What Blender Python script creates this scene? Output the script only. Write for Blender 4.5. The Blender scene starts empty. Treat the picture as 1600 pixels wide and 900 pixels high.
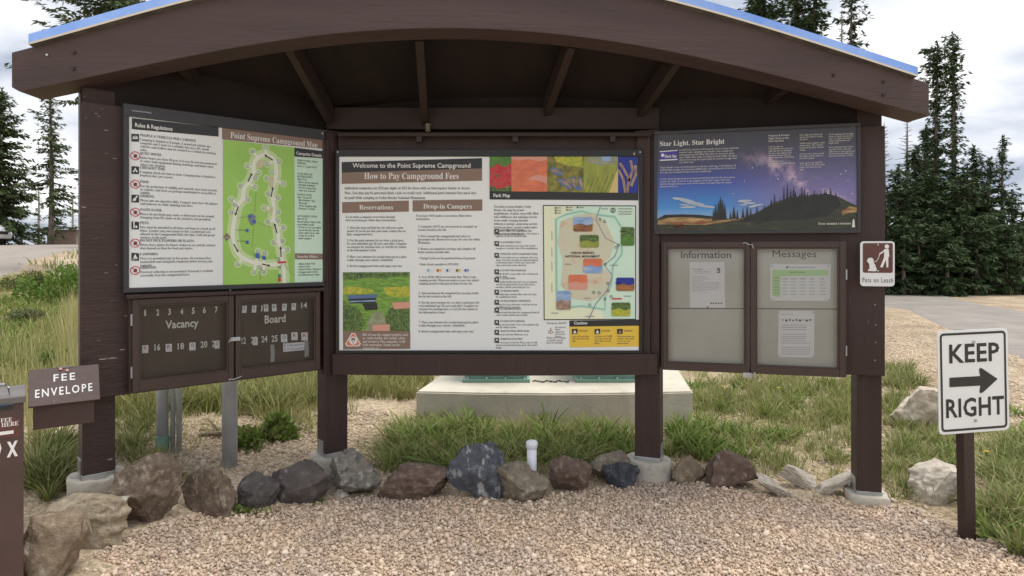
import bpy, bmesh, math, random
import numpy as np
from mathutils import Vector, Matrix, noise as mnoise

SC = bpy.context.scene
COL = SC.collection
R = math.radians
rng = np.random.default_rng(7)
random.seed(7)

# ------------------------------------------------------------------ camera, world, sun, exposure
CAMZ, F, HY = 1.7, 1000.0, 395.0          # eye height, focal length and horizon row (1600 px wide frame)
cd = bpy.data.cameras.new('camera')
cd.sensor_width = 36.0
cd.lens = 36.0 * F / 1600.0
cd.shift_y = (HY - 450.0) / 1600.0
cd.clip_start, cd.clip_end = 0.05, 3000
cam = bpy.data.objects.new('camera', cd)
COL.objects.link(cam)
cam.location = (0, 0, CAMZ)
cam.rotation_euler = (R(90), 0, 0)
SC.camera = cam

SUN_EL, SUN_AZ = R(75), R(86)              # azimuth clockwise from +Y: high over the right hand side
sl = bpy.data.lights.new('sun', 'SUN')
sl.energy = 1.9
sl.angle = R(26)
sl.color = (1.0, 0.955, 0.89)
so = bpy.data.objects.new('sun', sl)
COL.objects.link(so)
sd = Vector((math.sin(SUN_AZ) * math.cos(SUN_EL), math.cos(SUN_AZ) * math.cos(SUN_EL), math.sin(SUN_EL)))
so.rotation_euler = sd.to_track_quat('Z', 'Y').to_euler()
so.location = (0, -5, 12)

W = bpy.data.worlds.new('World')
SC.world = W
W.use_nodes = True
nt = W.node_tree
for n in list(nt.nodes):
    nt.nodes.remove(n)
def wn(t, **k):
    n = nt.nodes.new(t)
    for a, b in k.items():
        setattr(n, a, b)
    return n
wo = wn('ShaderNodeOutputWorld'); bg = wn('ShaderNodeBackground')
sky = wn('ShaderNodeTexSky', sky_type='NISHITA', sun_disc=False, sun_elevation=SUN_EL, sun_rotation=SUN_AZ)
sky.dust_density = 1.5
tc = wn('ShaderNodeTexCoord')
sep = wn('ShaderNodeSeparateXYZ'); nt.links.new(tc.outputs['Generated'], sep.inputs[0])
# project directions on a cloud layer: xy / (z + .25)
zz = wn('ShaderNodeMath', operation='MAXIMUM'); nt.links.new(sep.outputs[2], zz.inputs[0]); zz.inputs[1].default_value = 0.0
za = wn('ShaderNodeMath', operation='ADD'); nt.links.new(zz.outputs[0], za.inputs[0]); za.inputs[1].default_value = 0.28
vd = wn('ShaderNodeVectorMath', operation='DIVIDE'); nt.links.new(tc.outputs['Generated'], vd.inputs[0])
cmb = wn('ShaderNodeCombineXYZ')
for i in range(3):
    nt.links.new(za.outputs[0], cmb.inputs[i])
nt.links.new(cmb.outputs[0], vd.inputs[1])
mp = wn('ShaderNodeMapping'); mp.inputs['Location'].default_value = (3.1, 1.4, 0.0); nt.links.new(vd.outputs[0], mp.inputs[0])
n1 = wn('ShaderNodeTexNoise'); n1.inputs['Scale'].default_value = 1.5; n1.inputs['Detail'].default_value = 7; n1.inputs['Roughness'].default_value = .5
n1.inputs['Distortion'].default_value = .35
nt.links.new(mp.outputs[0], n1.inputs['Vector'])
cr = wn('ShaderNodeValToRGB')
e = cr.color_ramp.elements
e[0].position = .38; e[0].color = (3.9, 4.4, 5.4, 1)
e[1].position = .60; e[1].color = (10.2, 10.2, 10.3, 1)
x = cr.color_ramp.elements.new(.48); x.color = (6.9, 7.2, 7.8, 1)
nt.links.new(n1.outputs[0], cr.inputs[0])
n2 = wn('ShaderNodeTexNoise'); n2.inputs['Scale'].default_value = .55; n2.inputs['Detail'].default_value = 4
mp2 = wn('ShaderNodeMapping'); mp2.inputs['Location'].default_value = (7.3, 2.2, 1.0); nt.links.new(vd.outputs[0], mp2.inputs[0]); nt.links.new(mp2.outputs[0], n2.inputs['Vector'])
cov = wn('ShaderNodeMapRange'); cov.inputs[1].default_value = .30; cov.inputs[2].default_value = .42; cov.inputs[3].default_value = .72; cov.inputs[4].default_value = 1.0
nt.links.new(n2.outputs[0], cov.inputs[0])
mx = wn('ShaderNodeMix', data_type='RGBA')
nt.links.new(cov.outputs[0], mx.inputs[0]); nt.links.new(sky.outputs[0], mx.inputs[6]); nt.links.new(cr.outputs[0], mx.inputs[7])
nt.links.new(mx.outputs[2], bg.inputs[0])
bg.inputs[1].default_value = 0.080
nt.links.new(bg.outputs[0], wo.inputs[0])

vs = SC.view_settings
vs.view_transform = 'Standard'; vs.look = 'None'; vs.gamma = 1.0; vs.use_curve_mapping = False
vs.exposure = 0.71
SC.cycles.max_bounces = 6
SC.cycles.diffuse_bounces = 3
SC.cycles.transparent_max_bounces = 6
SC.cycles.use_denoising = True
SC.cycles.denoiser = 'OPENIMAGEDENOISE'
SC.cycles.denoising_input_passes = 'RGB_ALBEDO_NORMAL'
SC.cycles.denoising_prefilter = 'ACCURATE'

# ------------------------------------------------------------------ helpers
def lin(r, g, b, k=1.0):
    def f(c):
        c /= 255.0
        return k * (c / 12.92 if c <= .04045 else ((c + .055) / 1.055) ** 2.4)
    return (f(r), f(g), f(b))

MATS = {}
def mat(name, c1, c2=None, scale=6.0, rough=.7, metal=0.0, bump=0.0, bscale=None, stretch=(1, 1, 1), lo=.35, hi=.65, spec=.5, c3=None, chips=None, island=0.0, trans=0.0):
    """Principled material; colour drifts between c1 and c2 by noise in object space, with noise bump."""
    if name in MATS:
        return MATS[name]
    m = bpy.data.materials.new(name); m.use_nodes = True
    t = m.node_tree; N = t.nodes; L = t.links
    p = N['Principled BSDF']
    p.inputs['Roughness'].default_value = rough
    p.inputs['Metallic'].default_value = metal
    p.inputs['Specular IOR Level'].default_value = spec
    p.inputs['Base Color'].default_value = (*c1, 1)
    co = N.new('ShaderNodeTexCoord')
    mpn = N.new('ShaderNodeMapping'); mpn.inputs['Scale'].default_value = stretch
    L.new(co.outputs['Object'], mpn.inputs[0])
    cur = None
    if c2 is not None:
        nz = N.new('ShaderNodeTexNoise'); nz.inputs['Scale'].default_value = scale; nz.inputs['Detail'].default_value = 6; nz.inputs['Roughness'].default_value = .6
        L.new(mpn.outputs[0], nz.inputs['Vector'])
        r = N.new('ShaderNodeValToRGB'); el = r.color_ramp.elements
        el[0].position = lo; el[0].color = (*c1, 1); el[1].position = hi; el[1].color = (*c2, 1)
        if c3 is not None:
            q = el.new((lo + hi) / 2 + .08); q.color = (*c3, 1)
        L.new(nz.outputs[0], r.inputs[0]); cur = r.outputs[0]
    if chips is not None:          # worn flecks: (colour, scale, threshold, stretch)
        cc, cs, ct, cst = chips[:4]; cw = chips[4] if len(chips) > 4 else .02
        mq = N.new('ShaderNodeMapping'); mq.inputs['Scale'].default_value = cst; L.new(co.outputs['Object'], mq.inputs[0])
        cn = N.new('ShaderNodeTexNoise'); cn.inputs['Scale'].default_value = cs; cn.inputs['Detail'].default_value = 3; L.new(mq.outputs[0], cn.inputs['Vector'])
        mr = N.new('ShaderNodeMapRange'); mr.inputs[1].default_value = ct; mr.inputs[2].default_value = ct + cw; L.new(cn.outputs[0], mr.inputs[0])
        k = N.new('ShaderNodeMix'); k.data_type = 'RGBA'; L.new(mr.outputs[0], k.inputs[0])
        if cur is None:
            k.inputs[6].default_value = (*c1, 1)
        else:
            L.new(cur, k.inputs[6])
        k.inputs[7].default_value = (*cc, 1); cur = k.outputs[2]
    if island > 0:
        ge = N.new('ShaderNodeNewGeometry'); hs = N.new('ShaderNodeHueSaturation')
        mr = N.new('ShaderNodeMapRange'); mr.inputs[3].default_value = 1 - island; mr.inputs[4].default_value = 1 + island
        L.new(ge.outputs['Random Per Island'], mr.inputs[0]); L.new(mr.outputs[0], hs.inputs['Value'])
        if cur is None:
            hs.inputs['Color'].default_value = (*c1, 1)
        else:
            L.new(cur, hs.inputs['Color'])
        cur = hs.outputs[0]
    if cur is not None:
        L.new(cur, p.inputs['Base Color'])
    if bump > 0:
        bn = N.new('ShaderNodeTexNoise'); bn.inputs['Scale'].default_value = bscale or scale * 4; bn.inputs['Detail'].default_value = 8; bn.inputs['Roughness'].default_value = .65
        L.new(mpn.outputs[0], bn.inputs['Vector'])
        b = N.new('ShaderNodeBump'); b.inputs['Strength'].default_value = bump; b.inputs['Distance'].default_value = .02
        L.new(bn.outputs[0], b.inputs['Height']); L.new(b.outputs[0], p.inputs['Normal'])
    MATS[name] = m
    return m

def ramp_mat(name, cols, rough=.8, trans=0.25, spec=.2, patch=None):
    """Leaf material: each island (blade, leaf, pebble) takes its own colour from a ramp."""
    m = bpy.data.materials.new(name); m.use_nodes = True
    t = m.node_tree; N = t.nodes; L = t.links
    p = N['Principled BSDF']; p.inputs['Roughness'].default_value = rough; p.inputs['Specular IOR Level'].default_value = spec
    ge = N.new('ShaderNodeNewGeometry'); r = N.new('ShaderNodeValToRGB')
    el = r.color_ramp.elements
    el[0].position = 0; el[0].color = (*cols[0], 1); el[1].position = 1; el[1].color = (*cols[-1], 1)
    for i, c in enumerate(cols[1:-1], 1):
        q = el.new(i / (len(cols) - 1)); q.color = (*c, 1)
    L.new(ge.outputs['Random Per Island'], r.inputs[0]); L.new(r.outputs[0], p.inputs['Base Color'])
    if patch:
        co = N.new('ShaderNodeTexCoord'); nz = N.new('ShaderNodeTexNoise'); nz.inputs['Scale'].default_value = 1.6; nz.inputs['Detail'].default_value = 5; L.new(co.outputs['Object'], nz.inputs['Vector'])
        q = N.new('ShaderNodeValToRGB'); q.color_ramp.elements[0].position = .38; q.color_ramp.elements[0].color = (*patch[0], 1); q.color_ramp.elements[1].position = .62; q.color_ramp.elements[1].color = (*patch[1], 1)
        L.new(nz.outputs[0], q.inputs[0]); mu = N.new('ShaderNodeMix'); mu.data_type = 'RGBA'; mu.blend_type = 'MULTIPLY'; mu.inputs[0].default_value = 1
        L.new(r.outputs[0], mu.inputs[6]); L.new(q.outputs[0], mu.inputs[7]); L.new(mu.outputs[2], p.inputs['Base Color'])
    if trans > 0:
        tr = N.new('ShaderNodeBsdfTranslucent'); L.new(r.outputs[0], tr.inputs[0])
        ms = N.new('ShaderNodeMixShader'); ms.inputs[0].default_value = trans
        L.new(p.outputs[0], ms.inputs[1]); L.new(tr.outputs[0], ms.inputs[2])
        L.new(ms.outputs[0], N['Material Output'].inputs[0])
    MATS[name] = m
    return m

def pane_mat():
    m = bpy.data.materials.new('clear_acrylic'); m.use_nodes = True
    t = m.node_tree; N = t.nodes; L = t.links
    tr = N.new('ShaderNodeBsdfTransparent'); tr.inputs[0].default_value = (.93, .94, .92, 1)
    gl = N.new('ShaderNodeBsdfGlossy'); gl.inputs['Roughness'].default_value = .06
    fr = N.new('ShaderNodeFresnel'); fr.inputs[0].default_value = 1.45
    ms = N.new('ShaderNodeMixShader')
    L.new(fr.outputs[0], ms.inputs[0]); L.new(tr.outputs[0], ms.inputs[1]); L.new(gl.outputs[0], ms.inputs[2])
    L.new(ms.outputs[0], N['Material Output'].inputs[0])
    MATS['pane'] = m
    return m

class MB:
    """Collects polygons (with material names) and links them as one mesh object."""
    def __init__(s):
        s.v, s.f, s.m, s.mats = [], [], [], []
        s.smooth = False
    def mi(s, m):
        if m not in s.mats:
            s.mats.append(m)
        return s.mats.index(m)
    def add(s, vs_, fs, m):
        k = len(s.v); i = s.mi(m)
        s.v.extend([tuple(p) for p in vs_])
        for f in fs:
            s.f.append(tuple(q + k for q in f)); s.m.append(i)
    def poly(s, pts, m):
        s.add(pts, [tuple(range(len(pts)))], m)
    def box(s, lo, hi, m, bev=0.0):
        b = bmesh.new()
        bmesh.ops.create_cube(b, size=1.0)
        for v in b.verts:
            v.co = Vector([lo[i] + (v.co[i] + .5) * (hi[i] - lo[i]) for i in range(3)])
        if bev > 0:
            bmesh.ops.bevel(b, geom=list(b.edges), offset=bev, segments=2, affect='EDGES', profile=.6)
        s.bm(b, m)
    def bm(s, b, m, M=None):
        b.verts.index_update()
        s.add([(M @ v.co if M else v.co)[:] for v in b.verts], [[v.index for v in f.verts] for f in b.faces], m)
        b.free()
    def prism(s, pts, y0, y1, m, bev=0.0):
        """outline pts (a, b) in the local x-z plane, thick along local y"""
        b = bmesh.new()
        A = [b.verts.new((p[0], y0, p[1])) for p in pts]
        f = b.faces.new(A)
        r = bmesh.ops.extrude_face_region(b, geom=[f])
        for v in r['geom']:
            if isinstance(v, bmesh.types.BMVert):
                v.co.y = y1
        bmesh.ops.recalc_face_normals(b, faces=list(b.faces))
        if bev > 0:
            bmesh.ops.bevel(b, geom=list(b.edges), offset=bev, segments=2, affect='EDGES', profile=.6)
        s.bm(b, m)
    def tube(s, pts, rad, m, n=10, caps=True):
        pts = [Vector(p) for p in pts]
        if not hasattr(rad, '__len__'):
            rad = [rad] * len(pts)
        vs_, fs = [], []
        for i, p in enumerate(pts):
            t = (pts[min(i + 1, len(pts) - 1)] - pts[max(i - 1, 0)]).normalized()
            u = t.orthogonal().normalized() if abs(t.z) < .95 else Vector((1, 0, 0)) - t * t.x
            u.normalize(); w = t.cross(u)
            for k in range(n):
                a = 2 * math.pi * k / n
                vs_.append((p + (u * math.cos(a) + w * math.sin(a)) * rad[i])[:])
        for i in range(len(pts) - 1):
            for k in range(n):
                fs.append((i * n + k, i * n + (k + 1) % n, (i + 1) * n + (k + 1) % n, (i + 1) * n + k))
        if caps:
            fs.append(tuple(reversed(range(n)))); fs.append(tuple((len(pts) - 1) * n + k for k in range(n)))
        s.add(vs_, fs, m)
    def bar(s, p, q, w, h, m):
        """square bar from p to q, w across, h tall below the p-q line's top"""
        p, q = Vector(p), Vector(q)
        t = (q - p).normalized(); sx = t.cross(Vector((0, 0, 1))).normalized() * (w / 2); up = sx.cross(t).normalized() * h
        vs_ = [p - sx, p + sx, p + sx + up, p - sx + up, q - sx, q + sx, q + sx + up, q - sx + up]
        s.add([v[:] for v in vs_], [(0, 1, 2, 3), (7, 6, 5, 4), (0, 4, 5, 1), (1, 5, 6, 2), (2, 6, 7, 3), (3, 7, 4, 0)], m)
    def build(s, name, parent=None, smooth=False):
        me = bpy.data.meshes.new(name)
        me.from_pydata(s.v, [], s.f)
        for m in s.mats:
            me.materials.append(MATS[m])
        me.polygons.foreach_set('material_index', s.m)
        if smooth or s.smooth:
            me.polygons.foreach_set('use_smooth', [True] * len(s.f))
        me.update()
        o = bpy.data.objects.new(name, me); COL.objects.link(o)
        if parent:
            o.parent = parent
        return o

def mesh_np(name, V, Fq, m, parent=None, smooth=False):
    """mesh from numpy: V (n,3), list of (faces array) all the same width"""
    me = bpy.data.meshes.new(name)
    V = np.asarray(V, np.float32); Fq = np.asarray(Fq, np.int32)
    k = Fq.shape[1]
    me.vertices.add(len(V)); me.vertices.foreach_set('co', V.ravel())
    me.loops.add(Fq.size); me.loops.foreach_set('vertex_index', Fq.ravel())
    me.polygons.add(len(Fq)); me.polygons.foreach_set('loop_start', np.arange(0, Fq.size, k, dtype=np.int32))
    if smooth:
        me.polygons.foreach_set('use_smooth', np.ones(len(Fq), bool))
    me.update(calc_edges=True); me.validate()
    for q in (m if isinstance(m, (list, tuple)) else [m]):
        me.materials.append(MATS[q])
    o = bpy.data.objects.new(name, me); COL.objects.link(o)
    if parent:
        o.parent = parent
    return o

def tag(o, label=None, cat=None, group=None, kind=None):
    if label: o['label'] = label
    if cat: o['category'] = cat
    if group: o['group'] = group
    if kind: o['kind'] = kind
    return o

def thing(name, label, cat, loc=(0, 0, 0), rz=0.0, group=None):
    o = bpy.data.objects.new(name, None); COL.objects.link(o)
    o.empty_display_size = .1
    o.location = loc; o.rotation_euler = (0, 0, rz)
    return tag(o, label, cat, group)

def sstep(a, b, x):
    t = np.clip((x - a) / (b - a), 0, 1)
    return t * t * (3 - 2 * t)

def gz(x, y):
    """height of the ground"""
    x = np.asarray(x, float); y = np.asarray(y, float)
    l = np.maximum(0, -x - 1.2)
    z = 1.32 * (1 - np.exp(-l / 12)) + .038 * np.clip(y - 4, 0, 26) * sstep(1, 7, -x)
    z = z * (1 - .55 * sstep(34, 70, np.hypot(x, y)))
    z = z - .07 * sstep(1.4, 2.4, x) * (1 - sstep(6, 12, y))
    z = z + .03 * np.sin(x * .9 + 1) * np.sin(y * .7) * sstep(5, 9, y) * (1 - sstep(8.5, 11, x) * .7)
    return z

def at(px, py, d):
    return Vector(((px - 800) / F * d, d, CAMZ + (HY - py) / F * d))

def on_ground(px, py):
    d = CAMZ / max(.02, (py - HY) / F)
    if d > 40: d = 40
    lo, hi = .5, 60.0
    for _ in range(50):
        mid = (lo + hi) / 2
        p = at(px, py, mid)
        if p.z > float(gz(p.x, p.y)): lo = mid
        else: hi = mid
    p = at(px, py, lo)
    return Vector((p.x, p.y, float(gz(p.x, p.y))))

# ------------------------------------------------------------------ text
def serif(s):
    r = ''
    for c in s:
        if 'A' <= c <= 'Z': r += chr(0x1D400 + ord(c) - 65)
        elif 'a' <= c <= 'z': r += chr(0x1D41A + ord(c) - 97)
        elif '0' <= c <= '9': r += chr(0x1D7CE + ord(c) - 48)
        else: r += c
    return r

TEXTS = {}
def text_geo(body, size, bold=0.0, width=None, line=1.0, space=1.0):
    key = (body, round(size, 5), bold, width, line, space)
    if key in TEXTS: return TEXTS[key]
    cu = bpy.data.curves.new('lettering', 'FONT')
    cu.body = body; cu.size = size; cu.resolution_u = 2; cu.offset = bold * size
    cu.space_line = line; cu.space_character = space
    cu.fill_mode = 'FRONT'
    if width:
        cu.text_boxes[0].width = width
    cu.align_y = 'TOP' if width else 'TOP_BASELINE'
    o = bpy.data.objects.new('lettering', cu); COL.objects.link(o)
    dg = bpy.context.evaluated_depsgraph_get()
    me = bpy.data.meshes.new_from_object(o.evaluated_get(dg))
    V = [(v.co.x, v.co.y) for v in me.vertices]; Fs = [tuple(p.vertices) for p in me.polygons]
    bpy.data.objects.remove(o); bpy.data.curves.remove(cu); bpy.data.meshes.remove(me)
    TEXTS[key] = (V, Fs)
    return V, Fs

class Plane:
    """An upright flat thing: local x along its width, local z up, local -y towards the viewer."""
    def __init__(s, A, B, z0, off=0.0):
        s.A = Vector(A); u = Vector(B) - s.A; s.L = u.length; s.u = u.normalized()
        s.n = Vector((s.u.y, -s.u.x)); s.z0 = z0
        s.rz = math.atan2(s.u.y, s.u.x); s.view = (0, 0, 1.0)
    def root(s, name, label, cat, group=None):
        s.obj = thing(name, label, cat, (s.A.x, s.A.y, s.z0), s.rz, group); return s.obj
    def crop(s, ox, oy, k):
        s.view = (ox, oy, k); return s
    def px(s, x, y, off=0.0):
        """full-picture or crop pixel -> local (a, b) on the plane moved off metres towards the viewer"""
        ox, oy, k = s.view
        x = ox + x / k; y = oy + y / k
        dx, dz = (x - 800) / F, (HY - y) / F
        P0 = s.A + s.n * off
        t = P0.dot(s.n) / (Vector((dx, 1.0)).dot(s.n))
        p = Vector((dx, 1.0)) * t
        return ((p - P0).dot(s.u), CAMZ + dz * t - s.z0)
    def depth(s, x):
        ox, oy, k = s.view
        dx = ((ox + x / k) - 800) / F
        return s.A.dot(s.n) / Vector((dx, 1.0)).dot(s.n)
    def rect(s, mb, x0, y0, x1, y1, m, off):
        c = (s.px(x0, y0, off), s.px(x1, y0, off), s.px(x1, y1, off), s.px(x0, y1, off))
        a0, a1 = (c[0][0] + c[3][0]) / 2, (c[1][0] + c[2][0]) / 2
        bt, bb = (c[0][1] + c[1][1]) / 2, (c[2][1] + c[3][1]) / 2
        mb.poly([(a0, -off, bb), (a1, -off, bb), (a1, -off, bt), (a0, -off, bt)], m)
    def quad(s, mb, pts, m, off):
        mb.poly([(a, -off, b) for a, b in (s.px(x, y, off) for x, y in pts)], m)
    def lbox(s, mb, a0, b0, a1, b1, y0, y1, m, bev=0.0):
        mb.box((a0, y0, b0), (a1, y1, b1), m, bev)
    def disc(s, mb, x, y, r, m, off, n=14, ring=None):
        a, b = s.px(x, y, off); rr = r / s.view[2] * s.depth(x) / F
        P = [(a + rr * math.cos(2 * math.pi * k / n), -off, b + rr * math.sin(2 * math.pi * k / n)) for k in range(n)]
        if ring is None:
            mb.poly(list(reversed(P)), m)
        else:
            q = ring
            I = [(a + q * rr * math.cos(2 * math.pi * k / n), -off, b + q * rr * math.sin(2 * math.pi * k / n)) for k in range(n)]
            mb.add(P + I, [(k, (k + 1) % n, n + (k + 1) % n, n + k) for k in range(n)], m)
    def line(s, mb, pts, w, m, off):
        """polyline of width w (picture units)"""
        q = [Vector(s.px(x, y, off)) for x, y in pts]
        ww = w / s.view[2] * s.depth(pts[0][0]) / F / 2
        L_, R_ = [], []
        for i, p in enumerate(q):
            t = (q[min(i + 1, len(q) - 1)] - q[max(0, i - 1)])
            if t.length < 1e-9: t = Vector((1, 0))
            t.normalize(); nn = Vector((-t.y, t.x)) * ww
            L_.append(p + nn); R_.append(p - nn)
        V = [(p.x, -off, p.y) for p in L_] + [(p.x, -off, p.y) for p in R_]
        k = len(q)
        mb.add(V, [(k + i, k + i + 1, i + 1, i) for i in range(k - 1)], m)
    def text(s, mb, body, x0, y, x1, m, off, cap=None, bold=0.0, ser=False, align='FIT', space=1.0):
        """one line; baseline y at x0; fitted between x0 and x1 (picture units); cap = height of capitals"""
        body = serif(body) if ser else body
        a0, b0 = s.px(x0, y, off); a1, _ = s.px(x1, y, off)
        sc_ = s.depth((x0 + x1) / 2) / F / s.view[2]
        size = (cap if cap else 10) * sc_ / .68
        V, Fs = text_geo(body, size, bold, None, 1.0, space)
        if not V: return
        xs = [p[0] for p in V]; lo, hi = min(xs), max(xs)
        k = (a1 - a0) / max(1e-6, hi - lo) if align == 'FIT' else 1.0
        mb.add([(a0 + (p[0] - lo) * k, -off, b0 + p[1]) for p in V], Fs, m)
    def para(s, mb, body, x0, y0, x1, m, off, size, line=1.0, bold=0.0, ser=False):
        """wrapped paragraph, top left corner (x0, y0), right edge x1; size in picture units"""
        body = serif(body) if ser else body
        a0, b0 = s.px(x0, y0, off); a1, _ = s.px(x1, y0, off)
        sc_ = s.depth((x0 + x1) / 2) / F / s.view[2]
        k = .80 if ser or any(ord(c) > 0x1D3FF for c in body) else .92      # condensed text face
        V, Fs = text_geo(body, size * sc_, bold or (-.006 if k < .9 else 0), (a1 - a0) / k, line)
        mb.add([(a0 + p[0] * k, -off, b0 + p[1]) for p in V], Fs, m)
    def at3(s, a, y, b):
        """local -> world"""
        p = s.A + s.u * a - s.n * y
        return Vector((p.x, p.y, s.z0 + b))
# ------------------------------------------------------------------ materials
BRN, BRN2 = (.050, .0255, .0205), (.035, .018, .0150)
mat('brown_paint', BRN, BRN2, scale=4, rough=.55, bump=.55, bscale=18, stretch=(3, 3, .3), lo=.3, hi=.7, chips=((.30, .235, .19), 11, .765, (1, 1, .5)))
mat('beam_paint', (.083, .050, .046), (.060, .036, .033), scale=2.6, rough=.6, bump=.5, bscale=14, stretch=(.3, 2, 3), chips=((.05, .035, .033), 10, .74, (.4, 1, 2)))
mat('worn_paint', (.053, .027, .0215), (.037, .019, .0155), scale=3, rough=.55, bump=.4, bscale=16, stretch=(.5, .5, 2.5),
    chips=((.42, .34, .28), 10, .70, (1, 1, 6)))
mat('case_paint', (.066, .039, .032), (.051, .031, .025), scale=4, rough=.5, bump=.12, bscale=20)
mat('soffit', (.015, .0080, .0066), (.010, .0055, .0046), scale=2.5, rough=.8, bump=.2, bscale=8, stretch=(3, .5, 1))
mat('rafter_paint', (.036, .021, .0165), (.026, .0155, .0125), scale=3, rough=.7)
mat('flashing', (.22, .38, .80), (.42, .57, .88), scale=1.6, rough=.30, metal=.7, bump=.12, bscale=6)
mat('flashing_lip', (.85, .88, .92), rough=.25, metal=.6)
mat('roof_tile', (.06, .055, .05), (.12, .11, .09), scale=9, rough=.9, bump=.5)
mat('rust', (.16, .06, .03), (.05, .03, .025), scale=14, rough=.9)
mat('steel', (.52, .54, .55), (.38, .40, .42), scale=8, rough=.38, metal=.85)
mat('zinc_pipe', (.40, .42, .44), (.52, .54, .56), scale=5, rough=.5, metal=.35, bump=.05)
mat('dark_bolt', (.03, .022, .02), rough=.6)
mat('concrete', (.50, .46, .39), (.36, .33, .28), scale=7, rough=.9, bump=.5, bscale=20, c3=(.46, .42, .35))
mat('pad_concrete', (.70, .645, .54), (.56, .51, .42), scale=3.5, rough=.9, bump=.3, bscale=30, lo=.3, hi=.7, chips=((.45, .40, .32), 5, .62, (1, 1, .35), .2))
mat('frame_grey', (.040, .040, .043), (.034, .034, .036), scale=5, rough=.45)
mat('frame_black', (.012, .012, .013), rough=.4)
mat('board_white', (.83, .86, .85), (.80, .83, .82), scale=1.5, rough=.35)
mat('board_cream', (.70, .69, .62), rough=.35)
mat('ink_black', (.020, .021, .022), rough=.4)
mat('ink_text', (.085, .086, .088), rough=.5)
mat('ink_white', (.80, .80, .78), rough=.5)
mat('ink_brown', (.245, .165, .120), rough=.4)
mat('ink_red', (.62, .03, .06), rough=.5)
mat('map_green', (.36, .64, .12), (.32, .58, .11), scale=3, rough=.4)
mat('map_pale', (.55, .73, .35), rough=.4)
mat('map_road', (.80, .83, .70), rough=.4)
mat('map_tan', (.60, .58, .35), rough=.4)
mat('map_grey', (.20, .22, .27), rough=.4)
mat('map_blue', (.04, .13, .45), rough=.4)
mat('map_ring', (.10, .22, .16), rough=.4)
mat('pmap_cream', (.82, .86, .62), rough=.4)
mat('pmap_mint', (.60, .83, .68), (.66, .86, .70), scale=2, rough=.4)
mat('pmap_rim', (.33, .62, .50), rough=.4)
mat('pmap_buff', (.62, .66, .50), (.60, .40, .26), scale=7, rough=.4, c3=(.66, .60, .44))
mat('yellow', (.80, .55, .06), rough=.4)
mat('ph_green', (.05, .15, .02), (.16, .33, .04), scale=22, rough=.4, c3=(.10, .24, .03))
mat('ph_meadow', (.26, .46, .07), (.10, .24, .03), scale=34, rough=.4, stretch=(.6, 1, 3))
mat('ph_yellow', (.64, .54, .05), (.22, .36, .04), scale=60, rough=.4)
mat('ph_bush', (.02, .055, .015), (.17, .27, .06), scale=70, rough=.4)
mat('ph_path', (.36, .37, .26), (.22, .26, .13), scale=18, rough=.4)
mat('ph_dark', (.02, .025, .02), rough=.4)
mat('ph_blue', (.10, .17, .36), rough=.4)
mat('ph_red', (.50, .02, .03), (.04, .12, .02), scale=26, rough=.4, lo=.42, hi=.60, c3=(.60, .06, .06))
mat('ph_orange', (.78, .23, .10), (.62, .15, .08), scale=12, rough=.4, stretch=(1, 1, 2))
mat('ph_pink', (.70, .33, .25), rough=.4)
mat('ph_olive', (.33, .29, .05), (.10, .11, .02), scale=20, rough=.4)
mat('ph_lime', (.36, .40, .07), (.22, .27, .04), scale=14, rough=.4, stretch=(1, 1, .5))
mat('ph_sand', (.66, .52, .22), rough=.4)
mat('ph_navy', (.015, .03, .30), rough=.4)
mat('ph_branch', (.46, .33, .25), (.25, .15, .11), scale=30, rough=.4)
mat('ph_sky', (.10, .28, .62), (.45, .55, .70), scale=10, rough=.4, stretch=(.6, 1, 2))
mat('ph_sunset', (.50, .20, .05), (.06, .03, .03), scale=9, rough=.4, stretch=(.4, 1, 3))
mat('night_tree', (.011, .014, .015), (.022, .026, .024), scale=12, rough=.4)
mat('night_ground', (.030, .030, .024), (.10, .066, .036), scale=20, rough=.4, stretch=(.5, 1, 2.5), c3=(.035, .048, .026))
mat('night_glow', (.62, .40, .16), (.30, .06, .03), scale=16, rough=.4, stretch=(.4, 1, 2), c3=(.20, .12, .05))
mat('night_cloud', (.52, .58, .66), (.32, .40, .55), scale=12, rough=.4)
mat('night_star', (.70, .66, .80), rough=.4)
mat('logo_purple', (.055, .04, .33), rough=.4)
mat('case_back', (.62, .61, .575), (.55, .54, .505), scale=2, rough=.7, bump=.08, bscale=60)
mat('vac_back', (.078, .054, .044), (.060, .042, .035), scale=4, rough=.6)
mat('paper', (.80, .81, .86), rough=.6)
mat('paper_green', (.52, .74, .42), rough=.6)
mat('ink_grey', (.30, .31, .34), rough=.6)
mat('tape', (.34, .36, .38), rough=.3)
mat('sign_white', (.80, .82, .82), (.76, .78, .78), scale=3, rough=.35)
mat('sign_brown', (.115, .042, .032), rough=.4)
mat('fee_brown', (.092, .052, .045), (.072, .041, .036), scale=4, rough=.5, bump=.1, bscale=20, chips=((.4, .32, .26), 14, .76, (1, 1, 1)))
mat('fee_grey', (.16, .145, .135), (.12, .105, .10), scale=6, rough=.5)
mat('pvc', (.82, .82, .90), rough=.3)
mat('pad_green', (.16, .30, .24), (.20, .35, .28), scale=4, rough=.45)
mat('weathered_wood', (.32, .26, .19), (.16, .125, .09), scale=8, rough=.9, bump=.4, stretch=(1, 8, 8))
pane_mat()

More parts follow.
